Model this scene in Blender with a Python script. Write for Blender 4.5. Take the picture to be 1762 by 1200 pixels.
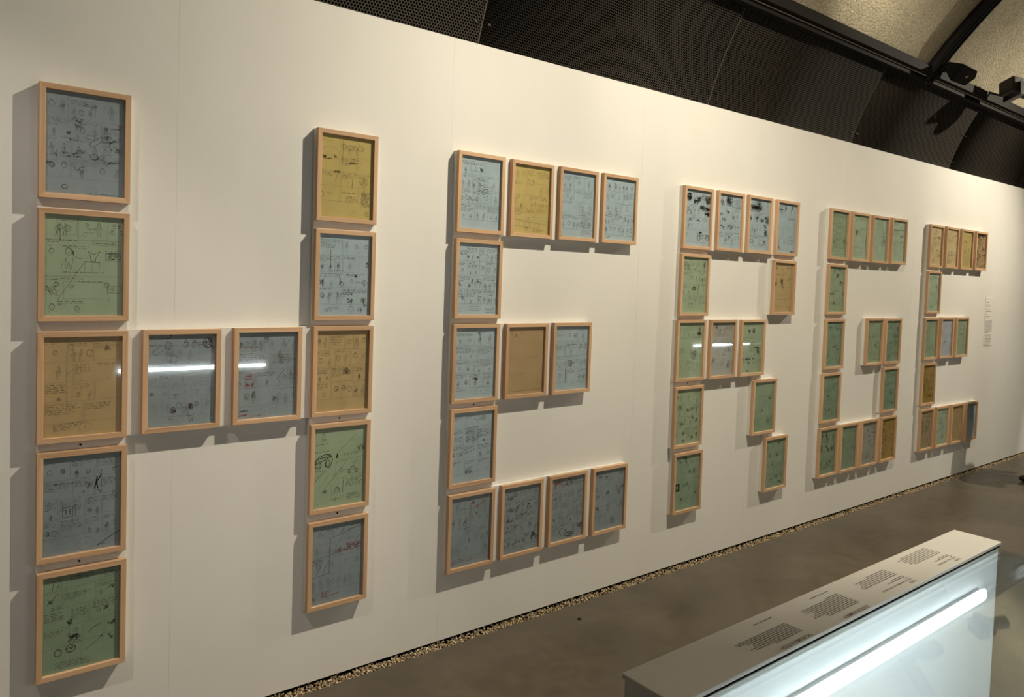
import bpy, bmesh, math, random
import numpy as np
from mathutils import Matrix, Vector

for o in list(bpy.data.objects):
    bpy.data.objects.remove(o, do_unlink=True)
S = bpy.context.scene
COL = S.collection
PI = math.pi

# ------------------------------------------------------------------ camera
cam_d = bpy.data.cameras.new('camera')
cam = bpy.data.objects.new('camera', cam_d)
COL.objects.link(cam)
R_ = Vector((0.7823, -0.6221, 0.0331)); U_ = Vector((-0.0018, 0.0510, 0.9987)); F_ = Vector((0.6230, 0.7813, -0.0388))
F_.normalize(); U_ = (U_ - U_.dot(F_) * F_).normalized(); R_ = F_.cross(U_)
cam.matrix_world = Matrix(((R_.x, U_.x, -F_.x, 0.0), (R_.y, U_.y, -F_.y, -2.5517), (R_.z, U_.z, -F_.z, 1.53), (0, 0, 0, 1)))
cam_d.sensor_width = 36.0
cam_d.lens = 36.0 * 1296.93 / 1762.0
cam_d.shift_y = -(600.0 - 532.70) / 1762.0
cam_d.clip_start = 0.02
S.camera = cam

# ------------------------------------------------------------------ view, world, lights
S.view_settings.view_transform = 'Standard'
S.view_settings.look = 'None'
S.view_settings.gamma = 1.0
S.view_settings.use_curve_mapping = False
S.view_settings.exposure = 0.0
try:
    S.cycles.max_bounces = 8
    S.cycles.diffuse_bounces = 5
    S.cycles.transparent_max_bounces = 12
    S.cycles.sample_clamp_indirect = 60.0
    S.cycles.use_denoising = True
except Exception:
    pass
wd = bpy.data.worlds.new('world')
S.world = wd
wd.use_nodes = True
wd.node_tree.nodes['Background'].inputs[0].default_value = (0.02, 0.02, 0.02, 1)
wd.node_tree.nodes['Background'].inputs[1].default_value = 1.0

WARM = (1.0, 0.90, 0.70)
PINK = (1.0, 0.87, 0.76)

def spot(name, loc, aim, watts, color, angle=160, blend=1.0, size=0.015):
    l = bpy.data.lights.new(name, 'SPOT')
    l.energy = watts; l.color = color; l.spot_size = math.radians(angle); l.spot_blend = blend
    l.shadow_soft_size = size
    o = bpy.data.objects.new(name, l); COL.objects.link(o)
    o.location = loc
    o.rotation_euler = (Vector(aim) - Vector(loc)).to_track_quat('-Z', 'Y').to_euler()
    return o

LIGHT_A = (2.877, -1.696, 3.937)
LIGHT_C = (7.917, -1.502, 3.632)
LIGHT_B = (-0.86, -1.70, 3.93)
spot('light_a', LIGHT_A, (3.28, 0.04, -2.0), 386, WARM, 131.9, 1.0)
spot('light_g', LIGHT_A, (0.22, 0.04, 1.62), 232, WARM, 66, 1.0)  # second beam added at the same lamp to even out the wall
spot('light_c', LIGHT_C, (5.05, 0.04, -1.75), 392, WARM, 119.5, 1.0)
spot('light_h', LIGHT_C, (6.8, -0.35, 3.75), 125, WARM, 100, 1.0)  # extra wide beam added here to light the vault
spot('light_j', (10.0, -1.60, 3.70), (10.0, 0.04, 0.9), 330, PINK, 47, 0.22, 0.03)
spot('light_i', (3.7, -1.25, 3.86), (4.3, -0.45, 3.72), 340, WARM, 60, 1.0)  # added light without a fixture, brightens the vault above the rail
spot('light_b', LIGHT_B, (0.25, 0, 0.62), 112, PINK, 39, 0.55, 0.02)
# added unseen fill spots, aimed at the opposite side to raise the ambient light
for k_, x_ in enumerate((0.5, 4.5, 8.5)):
    spot('light_d', (x_, -2.35, 3.8), (x_ + 0.3, -3.72, 1.35), 80, PINK, 84, 1.0, 0.05)

# ------------------------------------------------------------------ helpers
def mesh(name, verts, faces, smooth=False):
    m = bpy.data.meshes.new(name)
    m.from_pydata([tuple(v) for v in verts], [], faces)
    m.validate(); m.update()
    if smooth:
        m.polygons.foreach_set('use_smooth', [True] * len(m.polygons))
    return m

def obj(name, me, mat=None, parent=None, loc=(0, 0, 0), rot=(0, 0, 0)):
    o = bpy.data.objects.new(name, me)
    COL.objects.link(o)
    if mat is not None and me is not None and len(me.materials) == 0:
        me.materials.append(mat)
    o.location = loc; o.rotation_euler = rot
    if parent is not None:
        o.parent = parent
    return o

def tag(o, label, cat, group=None):
    o['label'] = label; o['category'] = cat
    if group: o['group'] = group
    return o

def struct(o):
    o['kind'] = 'structure'
    return o

def box_vf(x0, x1, y0, y1, z0, z1):
    v = [(x0, y0, z0), (x1, y0, z0), (x1, y1, z0), (x0, y1, z0), (x0, y0, z1), (x1, y0, z1), (x1, y1, z1), (x0, y1, z1)]
    f = [(0, 3, 2, 1), (4, 5, 6, 7), (0, 1, 5, 4), (1, 2, 6, 5), (2, 3, 7, 6), (3, 0, 4, 7)]
    return v, f

def boxes(name, lst):
    V, F = [], []
    for b in lst:
        v, f = box_vf(*b)
        n = len(V); V += v; F += [tuple(i + n for i in q) for q in f]
    return mesh(name, V, F)

def bevel(me, w, seg=1):
    bm = bmesh.new(); bm.from_mesh(me)
    bmesh.ops.bevel(bm, geom=list(bm.edges), offset=w, segments=seg, affect='EDGES', profile=0.5)
    bm.to_mesh(me); bm.free(); me.update()
    return me

def bbox(name, *b, w=0.002, seg=1):
    return bevel(boxes(name, [b]), w, seg)

def cyl(name, r0, r1, h, n=24, axis='Z', cap=True):
    """a lathe cylinder from 0 to h along axis"""
    V, F = [], []
    for k, (r, z) in enumerate(((r0, 0), (r1, h))):
        for i in range(n):
            a = 2 * PI * i / n
            V.append((r * math.cos(a), r * math.sin(a), z))
    for i in range(n):
        j = (i + 1) % n
        F.append((i, j, n + j, n + i))
    if cap:
        F.append(tuple(range(n - 1, -1, -1))); F.append(tuple(range(n, 2 * n)))
    if axis == 'X': V = [(z, x, y) for x, y, z in V]
    if axis == 'Y': V = [(y, z, x) for x, y, z in V]
    return mesh(name, V, F)

def lathe(name, prof, n=24):
    V, F = [], []
    for r, z in prof:
        for i in range(n):
            a = 2 * PI * i / n
            V.append((r * math.cos(a), r * math.sin(a), z))
    for k in range(len(prof) - 1):
        for i in range(n):
            j = (i + 1) % n
            F.append((k * n + i, k * n + j, (k + 1) * n + j, (k + 1) * n + i))
    F.append(tuple(range(n - 1, -1, -1))); F.append(tuple(range((len(prof) - 1) * n, len(prof) * n)))
    return mesh(name, V, F, True)

# ------------------------------------------------------------------ materials
def new_mat(name):
    m = bpy.data.materials.new(name); m.use_nodes = True
    nt = m.node_tree
    return m, nt, nt.nodes['Principled BSDF']

def plain(name, col, rough=0.6, metal=0.0, spec=0.5):
    m, nt, b = new_mat(name)
    b.inputs['Base Color'].default_value = (*col, 1); b.inputs['Roughness'].default_value = rough
    b.inputs['Metallic'].default_value = metal; b.inputs['Specular IOR Level'].default_value = spec
    return m

def nd(nt, t, **kw):
    n = nt.nodes.new(t)
    for k, v in kw.items():
        if k in n.inputs: n.inputs[k].default_value = v
        else: setattr(n, k, v)
    return n

def ramp(nt, stops):
    r = nt.nodes.new('ShaderNodeValToRGB')
    e = r.color_ramp.elements
    while len(e) < len(stops): e.new(0.5)
    for q, (p, c) in zip(e, stops):
        q.position = p; q.color = (*c, 1)
    return r

def mix_rgb(nt, fac, a, b, mode='MIX'):
    m = nt.nodes.new('ShaderNodeMix'); m.data_type = 'RGBA'; m.blend_type = mode
    for sock, val in ((m.inputs[0], fac), (m.inputs[6], a), (m.inputs[7], b)):
        if isinstance(val, bpy.types.NodeSocket): nt.links.new(val, sock)
        elif isinstance(val, tuple): sock.default_value = (*val, 1) if len(val) == 3 else val
        else: sock.default_value = val
    return m.outputs[2]

def wall_paint():
    m, nt, b = new_mat('white_wall_paint')
    tc = nd(nt, 'ShaderNodeTexCoord')
    n1 = nd(nt, 'ShaderNodeTexNoise', Scale=1.3, Detail=4.0, Roughness=0.6)
    mp = nd(nt, 'ShaderNodeMapping'); mp.inputs['Scale'].default_value = (1.0, 1.0, 0.35)
    nt.links.new(tc.outputs['Object'], mp.inputs[0]); nt.links.new(mp.outputs[0], n1.inputs['Vector'])
    r = ramp(nt, [(0.3, (0.735, 0.715, 0.675)), (0.7, (0.79, 0.77, 0.73))])
    nt.links.new(n1.outputs[0], r.inputs[0]); nt.links.new(r.outputs[0], b.inputs['Base Color'])
    n2 = nd(nt, 'ShaderNodeTexNoise', Scale=420.0, Detail=3.0)
    nt.links.new(tc.outputs['Object'], n2.inputs['Vector'])
    n3 = nd(nt, 'ShaderNodeTexNoise', Scale=9.0, Detail=2.0)
    nt.links.new(tc.outputs['Object'], n3.inputs['Vector'])
    ad = nd(nt, 'ShaderNodeMath', operation='MULTIPLY_ADD'); ad.inputs[1].default_value = 6.0
    nt.links.new(n3.outputs[0], ad.inputs[0]); nt.links.new(n2.outputs[0], ad.inputs[2])
    bp = nd(nt, 'ShaderNodeBump', Strength=0.12, Distance=0.0012)
    nt.links.new(ad.outputs[0], bp.inputs['Height']); nt.links.new(bp.outputs[0], b.inputs['Normal'])
    b.inputs['Roughness'].default_value = 0.72
    return m

def concrete_floor():
    m, nt, b = new_mat('polished_dark_concrete')
    tc = nd(nt, 'ShaderNodeTexCoord')
    n1 = nd(nt, 'ShaderNodeTexNoise', Scale=1.6, Detail=9.0, Roughness=0.62, Distortion=0.5)
    n2 = nd(nt, 'ShaderNodeTexNoise', Scale=14.0, Detail=6.0, Roughness=0.65)
    nt.links.new(tc.outputs['Object'], n1.inputs['Vector']); nt.links.new(tc.outputs['Object'], n2.inputs['Vector'])
    r1 = ramp(nt, [(0.30, (0.064, 0.050, 0.033)), (0.52, (0.088, 0.070, 0.047)), (0.72, (0.116, 0.094, 0.066))])
    nt.links.new(n1.outputs[0], r1.inputs[0])
    r2 = ramp(nt, [(0.35, (0.84, 0.84, 0.84)), (0.7, (1.08, 1.07, 1.05))])
    nt.links.new(n2.outputs[0], r2.inputs[0])
    c = mix_rgb(nt, 1.0, r1.outputs[0], r2.outputs[0], 'MULTIPLY')
    # pale scuffs
    n3 = nd(nt, 'ShaderNodeTexNoise', Scale=7.0, Detail=5.0, Distortion=1.5)
    mp = nd(nt, 'ShaderNodeMapping'); mp.inputs['Scale'].default_value = (0.35, 2.2, 1.0); mp.inputs['Rotation'].default_value = (0, 0, 0.5)
    nt.links.new(tc.outputs['Object'], mp.inputs[0]); nt.links.new(mp.outputs[0], n3.inputs['Vector'])
    r3 = ramp(nt, [(0.68, (0, 0, 0)), (0.80, (0.35, 0.35, 0.35))])
    nt.links.new(n3.outputs[0], r3.inputs[0])
    c = mix_rgb(nt, r3.outputs[0], c, (0.17, 0.14, 0.10))
    nt.links.new(c, b.inputs['Base Color'])
    rr = ramp(nt, [(0.3, (0.30, 0.30, 0.30)), (0.7, (0.48, 0.48, 0.48))])
    nt.links.new(n2.outputs[0], rr.inputs[0]); nt.links.new(rr.outputs[0], b.inputs['Roughness'])
    bp = nd(nt, 'ShaderNodeBump', Strength=0.15, Distance=0.002)
    nt.links.new(n2.outputs[0], bp.inputs['Height']); nt.links.new(bp.outputs[0], b.inputs['Normal'])
    return m

def vault_mat():
    m, nt, b = new_mat('sprayed_vault_plaster')
    tc = nd(nt, 'ShaderNodeTexCoord')
    n1 = nd(nt, 'ShaderNodeTexNoise', Scale=2.2, Detail=6.0, Roughness=0.65)
    n2 = nd(nt, 'ShaderNodeTexNoise', Scale=75.0, Detail=4.0, Roughness=0.7)
    nt.links.new(tc.outputs['Object'], n1.inputs['Vector']); nt.links.new(tc.outputs['Object'], n2.inputs['Vector'])
    r1 = ramp(nt, [(0.3, (0.37, 0.325, 0.23)), (0.7, (0.55, 0.49, 0.36))])
    nt.links.new(n1.outputs[0], r1.inputs[0])
    r2 = ramp(nt, [(0.35, (0.62, 0.60, 0.56)), (0.62, (1.12, 1.12, 1.10))])
    nt.links.new(n2.outputs[0], r2.inputs[0])
    nt.links.new(mix_rgb(nt, 1.0, r1.outputs[0], r2.outputs[0], 'MULTIPLY'), b.inputs['Base Color'])
    b.inputs['Roughness'].default_value = 0.9
    bp = nd(nt, 'ShaderNodeBump', Strength=0.9, Distance=0.012)
    nt.links.new(n2.outputs[0], bp.inputs['Height']); nt.links.new(bp.outputs[0], b.inputs['Normal'])
    return m

def perforated_mat(pitch=0.0135, rad=0.37):
    """black sheet steel punched with a staggered grid of round holes (UV in metres)"""
    m, nt, b = new_mat('perforated_black_steel')
    uv = nd(nt, 'ShaderNodeUVMap')
    sx = nd(nt, 'ShaderNodeSeparateXYZ'); nt.links.new(uv.outputs[0], sx.inputs[0])
    def M(op, a, c=None):
        n = nd(nt, 'ShaderNodeMath', operation=op)
        for i, v in enumerate((a, c)):
            if v is None: continue
            if isinstance(v, bpy.types.NodeSocket): nt.links.new(v, n.inputs[i])
            else: n.inputs[i].default_value = v
        return n.outputs[0]
    def dist(ox, oy):
        h = pitch * math.sqrt(3)
        fx = M('SUBTRACT', M('FRACT', M('ADD', M('DIVIDE', sx.outputs[0], pitch), ox)), 0.5)
        fy = M('MULTIPLY', M('SUBTRACT', M('FRACT', M('ADD', M('DIVIDE', sx.outputs[1], h), oy)), 0.5), math.sqrt(3))
        return M('SQRT', M('ADD', M('MULTIPLY', fx, fx), M('MULTIPLY', fy, fy)))
    d = M('MINIMUM', dist(0.0, 0.0), dist(0.5, 0.5))
    hole = M('LESS_THAN', d, rad)
    c = mix_rgb(nt, hole, (0.040, 0.034, 0.027), (0.0015, 0.0013, 0.001))
    nt.links.new(c, b.inputs['Base Color'])
    b.inputs['Roughness'].default_value = 0.55
    sp = M('MULTIPLY', M('SUBTRACT', 1.0, hole), 0.25)
    nt.links.new(sp, b.inputs['Specular IOR Level'])
    return m

def wood_mat():
    m, nt, b = new_mat('pale_beech')
    tc = nd(nt, 'ShaderNodeTexCoord'); oi = nd(nt, 'ShaderNodeObjectInfo')
    mp = nd(nt, 'ShaderNodeMapping'); mp.inputs['Scale'].default_value = (3.0, 70.0, 70.0)
    ad = nd(nt, 'ShaderNodeVectorMath', operation='ADD')
    mu = nd(nt, 'ShaderNodeVectorMath', operation='SCALE'); mu.inputs[0].default_value = (3.7, 9.1, 5.3)
    ml = nd(nt, 'ShaderNodeMath', operation='MULTIPLY'); ml.inputs[1].default_value = 20.0
    nt.links.new(oi.outputs['Random'], ml.inputs[0]); nt.links.new(ml.outputs[0], mu.inputs['Scale'])
    nt.links.new(tc.outputs['Object'], mp.inputs[0]); nt.links.new(mp.outputs[0], ad.inputs[0]); nt.links.new(mu.outputs[0], ad.inputs[1])
    n1 = nd(nt, 'ShaderNodeTexNoise', Scale=1.0, Detail=5.0, Roughness=0.6)
    nt.links.new(ad.outputs[0], n1.inputs['Vector'])
    r = ramp(nt, [(0.25, (0.49, 0.300, 0.170)), (0.5, (0.595, 0.385, 0.230)), (0.75, (0.66, 0.445, 0.280))])
    nt.links.new(n1.outputs[0], r.inputs[0])
    rr = ramp(nt, [(0.0, (0.88, 0.86, 0.84)), (1.0, (1.08, 1.08, 1.08))])
    nt.links.new(oi.outputs['Random'], rr.inputs[0])
    nt.links.new(mix_rgb(nt, 1.0, r.outputs[0], rr.outputs[0], 'MULTIPLY'), b.inputs['Base Color'])
    b.inputs['Roughness'].default_value = 0.5
    b.inputs['Specular IOR Level'].default_value = 0.3
    bp = nd(nt, 'ShaderNodeBump', Strength=0.1, Distance=0.0006)
    nt.links.new(n1.outputs[0], bp.inputs['Height']); nt.links.new(bp.outputs[0], b.inputs['Normal'])
    return m

def glass_mat(name, tint=(1, 1, 1), rough=0.0, ior=1.5):
    """clear pane: a Fresnel mix of mirror and straight-through transparency"""
    m = bpy.data.materials.new(name); m.use_nodes = True
    nt = m.node_tree; nt.nodes.clear()
    out = nd(nt, 'ShaderNodeOutputMaterial'); mx = nd(nt, 'ShaderNodeMixShader')
    lw = nd(nt, 'ShaderNodeLayerWeight', Blend=0.5)
    pw = nd(nt, 'ShaderNodeMath', operation='POWER'); pw.inputs[1].default_value = 5.0
    fr = nd(nt, 'ShaderNodeMath', operation='MULTIPLY_ADD'); fr.inputs[1].default_value = 0.96; fr.inputs[2].default_value = 0.036
    nt.links.new(lw.outputs['Facing'], pw.inputs[0]); nt.links.new(pw.outputs[0], fr.inputs[0])
    tr = nd(nt, 'ShaderNodeBsdfTransparent'); tr.inputs[0].default_value = (*tint, 1)
    gl = nd(nt, 'ShaderNodeBsdfGlossy'); gl.inputs['Roughness'].default_value = rough; gl.inputs[0].default_value = (1, 1, 1, 1)
    nt.links.new(fr.outputs[0], mx.inputs[0]); nt.links.new(tr.outputs[0], mx.inputs[1]); nt.links.new(gl.outputs[0], mx.inputs[2])
    nt.links.new(mx.outputs[0], out.inputs[0])
    return m

def paper_mat():
    m, nt, b = new_mat('coloured_sketch_paper')
    oi = nd(nt, 'ShaderNodeObjectInfo'); tc = nd(nt, 'ShaderNodeTexCoord')
    n1 = nd(nt, 'ShaderNodeTexNoise', Scale=14.0, Detail=5.0)
    ad = nd(nt, 'ShaderNodeVectorMath', operation='ADD')
    mu = nd(nt, 'ShaderNodeVectorMath', operation='SCALE'); mu.inputs[0].default_value = (31.0, 17.0, 43.0)
    nt.links.new(oi.outputs['Random'], mu.inputs['Scale'])
    nt.links.new(tc.outputs['Object'], ad.inputs[0]); nt.links.new(mu.outputs[0], ad.inputs[1]); nt.links.new(ad.outputs[0], n1.inputs['Vector'])
    r = ramp(nt, [(0.3, (0.93, 0.93, 0.92)), (0.7, (1.05, 1.05, 1.05))])
    nt.links.new(n1.outputs[0], r.inputs[0])
    nt.links.new(mix_rgb(nt, 1.0, oi.outputs['Color'], r.outputs[0], 'MULTIPLY'), b.inputs['Base Color'])
    b.inputs['Roughness'].default_value = 0.9; b.inputs['Specular IOR Level'].default_value = 0.15
    return m

def ink_mat():
    m, nt, b = new_mat('pencil_and_ink')
    at = nd(nt, 'ShaderNodeAttribute', attribute_name='shade')
    nt.links.new(at.outputs['Color'], b.inputs['Base Color'])
    b.inputs['Roughness'].default_value = 0.8; b.inputs['Specular IOR Level'].default_value = 0.1
    return m

def emit(name, col, s):
    m = bpy.data.materials.new(name); m.use_nodes = True
    nt = m.node_tree; nt.nodes.clear()
    out = nd(nt, 'ShaderNodeOutputMaterial'); e = nd(nt, 'ShaderNodeEmission')
    e.inputs[0].default_value = (*col, 1); e.inputs[1].default_value = s
    nt.links.new(e.outputs[0], out.inputs[0])
    return m

def pebble_mat():
    m, nt, b = new_mat('tan_gravel')
    at = nd(nt, 'ShaderNodeAttribute', attribute_name='shade')
    nt.links.new(at.outputs['Color'], b.inputs['Base Color'])
    b.inputs['Roughness'].default_value = 0.85
    return m

WALL = wall_paint(); FLOOR = concrete_floor(); VAULT = vault_mat(); PERF = perforated_mat()
WOOD = wood_mat(); PAPER = paper_mat(); INK = ink_mat(); GRAVEL = pebble_mat()
GLASS = glass_mat('picture_glass', (0.985, 0.99, 0.985)); CASE_GLASS = glass_mat('case_glass', (0.95, 0.975, 0.965))
BOARD = plain('white_lacquered_board', (0.76, 0.745, 0.70), 0.55)
BLACK = plain('black_painted_steel', (0.014, 0.0125, 0.012), 0.5, spec=0.25)
FASCIA = plain('charcoal_painted_steel', (0.010, 0.0085, 0.0082), 0.7, spec=0.08)
GAP = plain('gap_shade', (0.006, 0.005, 0.005), 0.95, spec=0.1)  # near-black colour stands in for the shade in gaps and recesses
GLOSS = plain('painted_gloss', (0.62, 0.55, 0.44), 0.5)  # painted highlight: the gloss line along the rail lip
SCREW = plain('blackened_screw', (0.02, 0.018, 0.017), 0.4, metal=0.7)
WHITE = plain('white_laminate', (0.80, 0.80, 0.79), 0.35)
LEDGE = plain('satin_white_ledge', (0.78, 0.75, 0.70), 0.42)
TEXT = plain('printed_grey_text', (0.10, 0.085, 0.075), 0.7)
SPEAKER = plain('matt_black_cabinet', (0.010, 0.009, 0.009), 0.6)
GRILLE = plain('black_speaker_cloth', (0.014, 0.012, 0.011), 0.85)
LED = emit('cold_white_led', (0.86, 0.96, 1.0), 3.6)
LED3 = emit('cold_white_fill_front', (0.80, 0.94, 1.0), 62.0)  # added fill, out of view, brightens the case's white panel
LED2 = emit('cold_white_led_far', (0.86, 0.96, 1.0), 42.0)

# ------------------------------------------------------------------ setting
WY = 0.04            # face of the white wall
X0, X1 = -3.0, 13.0
# floor slab with the gravel channel cut out along the wall
fl = struct(obj('floor', boxes('floor', [(X0, X1, -4.0, -0.012, -0.12, 0.0)]), FLOOR))
ch = struct(obj('trim_1', boxes('channel_bed', [(X0, X1, -0.012, 0.35, -0.12, -0.030)]), GAP))  # bed coloured near-black for the shade under the wall
ch['label'] = 'shade-dark channel bed between the concrete slab and the wall'

# white wall: core, with the painted panels in front and hair joints between them
def top_z(x): return 2.478 + 0.0060 * (x + 3.0)
wall = struct(obj('wall_back', None))
core = mesh('core', *box_vf(X0, X1, 0.047, 0.11, 0.008, 1.0))
for v in core.vertices:
    if v.co.z > 0.5: v.co.z = top_z(v.co.x) - 0.002
obj('core', core, plain('joint_filler', (0.76, 0.74, 0.70), 0.8), wall)
joints = [X0, -0.55, 0.667, 1.722, 2.872, 3.88, 4.890, 5.940, 7.10, 8.345, 9.50, 10.7, 11.9, X1]
for i in range(len(joints) - 1):
    a, b = joints[i] + 0.00018, joints[i + 1] - 0.00018
    v, f = box_vf(a, b, WY, 0.048, 0.008, 1.0)
    v = [(x, y, (top_z(x) if z > 0.5 else z)) for x, y, z in v]
    m = mesh('wall_panel', v, f)
    m.materials.append(WALL)
    obj('wall_panel', m, None, wall)

# barrel vault: perforated lining, rail, plaster
YC, ZC, RV = -1.76, 1.96, 1.95
a_rail = math.asin((3.035 - ZC) / RV)
def arc(ang, r=RV):
    t = min(1.0, max(0.0, (min(ang, PI - ang) - a_rail - 0.15) / (PI / 2 - a_rail - 0.15)))
    return (YC + r * math.cos(ang), ZC + r * math.sin(ang) + 0.22 * t * t * (3 - 2 * t))
a_low = math.asin((2.42 - ZC) / RV)
ceiling = struct(obj('ceiling', None))
def vault_sheet(name, xa, xb, a0, a1, r, n, thick, uv=False, flip=False):
    V, F = [], []
    for k in range(n + 1):
        a = a0 + (a1 - a0) * k / n
        for (rr) in (r, r + thick):
            y, z = arc(a, rr)
            V += [(xa, y, z), (xb, y, z)]
    for k in range(n):
        p, q = 4 * k, 4 * k + 4
        F += [(p, p + 1, q + 1, q), (p + 2, q + 2, q + 3, p + 3), (p, q, q + 2, p + 2), (p + 1, p + 3, q + 3, q + 1)]
    F += [(0, 2, 3, 1), (4 * n, 4 * n + 1, 4 * n + 3, 4 * n + 2)]
    m = mesh(name, V, F, True)
    if uv:
        u = m.uv_layers.new(name='UVMap')
        for lp in m.loops:
            vi = lp.vertex_index
            u.data[lp.index].uv = (V[vi][0] - xa, (a0 + (a1 - a0) * (vi // 4) / n) * r)
    return m
# panels
P_W = 1.575
pm = vault_sheet('perforated_panel', 0.004, P_W - 0.004, a_low, a_rail + 0.02, RV, 14, 0.002, uv=True)
pm.materials.append(PERF)
screw_m = cyl('panel_screw', 0.008, 0.008, 0.003, 10)
edge_m = vault_sheet('panel_edge', -0.0045, 0.0045, a_low, a_rail + 0.02, RV + 0.0008, 14, 0.002)
edge_m.materials.append(plain('dusty_steel_edge', (0.085, 0.072, 0.052), 0.6))
for k in range(-2, 7):
    x = 1.885 + P_W * k
    p = obj('perforated_panel', pm, None, ceiling, (x, 0, 0))
    obj('panel_seam', edge_m, None, ceiling, (x, 0, 0))
    for t in (0.30, 0.62, 0.93):
        a = a_low + (a_rail - a_low) * t
        for s in (-1, 1):
            y, z = arc(a, RV - 0.003)
            obj('panel_screw', screw_m, SCREW, p, (s * 0.035 if s > 0 else P_W - 0.035, y, z), (PI / 2 - a + PI, 0, 0))
# plaster vault beyond the rail, carried right over to the opposite side
vm = vault_sheet('vault', X0, X1, a_rail - 0.02, PI - 0.15, RV + 0.02, 48, 0.02)
obj('vault', vm, VAULT, ceiling)
obj('vault_back_lining', vault_sheet('vault_back_lining', X0, X1, -0.08, a_rail + 0.05, RV + 0.05, 16, 0.01), GAP, ceiling)
# ribs across the vault
def rib(xc):
    r = obj('vault_rib', vault_sheet('vault_rib', xc - 0.05, xc + 0.05, a_rail - 0.01, PI - 0.15, RV - 0.035, 40, 0.06), BLACK, ceiling)
    g = obj('groove_shade', vault_sheet('groove_shade', xc - 0.006, xc + 0.006, a_rail - 0.01, PI - 0.15, RV - 0.041, 40, 0.01), GAP, r)  # raised dark strip standing in for shade in a groove
    h = obj('rib_edge', vault_sheet('rib_edge', xc + 0.036, xc + 0.054, a_rail - 0.01, PI - 0.15, RV - 0.040, 40, 0.03), FASCIA, r)
for xc in (-0.75, 2.40, 5.57, 8.72, 11.87):
    rib(xc)
# rail (black channel) with a thin strip painted bright as the lip's gloss, running along the vault
rail = struct(obj('trim_2', boxes('rail', [(X0, X1, -0.200, -0.135, 3.050, 3.111)]), FASCIA))
obj('rail_lip', bbox('rail_lip', X0, X1, -0.165, -0.120, 3.012, 3.043, w=0.002), FASCIA, rail)
obj('rail_lip', bbox('rail_lip', X0, X1, -0.158, -0.120, 3.043, 3.051, w=0.001), GAP, rail)
obj('gloss_line', bbox('gloss_line', X0, X1, -0.1685, -0.158, 3.0425, 3.0490, w=0.001), GLOSS, rail)

# the other walls (outside the picture, they throw the light back)
PALE = plain('pale_gallery_paint', (0.62, 0.60, 0.56), 0.8)
struct(obj('wall_front', boxes('wall_front', [(X0, X1, -4.0, -3.72, 0, 2.30)]), PALE))
struct(obj('wall_left', boxes('wall_left', [(X0 - 0.1, X0, -4.0, 0.4, 0, 4.1)]), PALE))
struct(obj('wall_right', boxes('wall_right', [(X1, X1 + 0.1, -4.0, 0.4, 0, 4.1)]), PALE))

# gravel: pebbles in the channel (nobody could count them)
def gravel():
    rng = np.random.default_rng(5)
    bm = bmesh.new(); bmesh.ops.create_icosphere(bm, subdivisions=1, radius=1.0)
    bv = np.array([v.co[:] for v in bm.verts]); bf = np.array([[v.index for v in f.verts] for f in bm.faces]); bm.free()
    n = 14000
    xs = 0.7 + 8.8 * rng.uniform(0, 1, n) ** 1.25; ys = rng.uniform(-0.010, 0.050, n)
    sc = rng.uniform(0.0026, 0.0048, (n, 1)) * rng.uniform(0.65, 1.25, (n, 3))
    zs = -0.027 + rng.uniform(0.0, 0.026, n)
    th = rng.uniform(0, PI, n)
    V = bv[None] * sc[:, None, :]
    V = V + rng.normal(0, 0.0006, V.shape)
    c, s = np.cos(th)[:, None], np.sin(th)[:, None]
    x2 = V[..., 0] * c - V[..., 2] * s; z2 = V[..., 0] * s + V[..., 2] * c
    V = np.stack([x2 + xs[:, None], V[..., 1] + ys[:, None], z2 + zs[:, None]], -1).reshape(-1, 3)
    F = (bf[None] + (np.arange(n) * len(bv))[:, None, None]).reshape(-1, 3)
    m = bpy.data.meshes.new('gravel')
    m.vertices.add(len(V)); m.vertices.foreach_set('co', V.ravel())
    m.loops.add(F.size); m.loops.foreach_set('vertex_index', F.ravel())
    m.polygons.add(len(F)); m.polygons.foreach_set('loop_start', np.arange(len(F)) * 3); m.polygons.foreach_set('loop_total', np.full(len(F), 3))
    m.update(); m.validate()
    base = np.array([[0.62, 0.48, 0.29], [0.50, 0.37, 0.21], [0.74, 0.61, 0.42], [0.22, 0.16, 0.10], [0.40, 0.32, 0.22]])
    cc = base[rng.integers(0, 5, n)] * rng.uniform(0.75, 1.2, (n, 1))
    ca = np.ones((n, len(bv), 4)); ca[..., :3] = cc[:, None, :]
    at = m.color_attributes.new('shade', 'FLOAT_COLOR', 'POINT'); at.data.foreach_set('color', ca.ravel())
    o = obj('gravel', m, GRAVEL)
    o['kind'] = 'stuff'
    tag(o, 'strip of tan gravel between the white wall and the concrete floor', 'gravel')
gravel()

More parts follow.
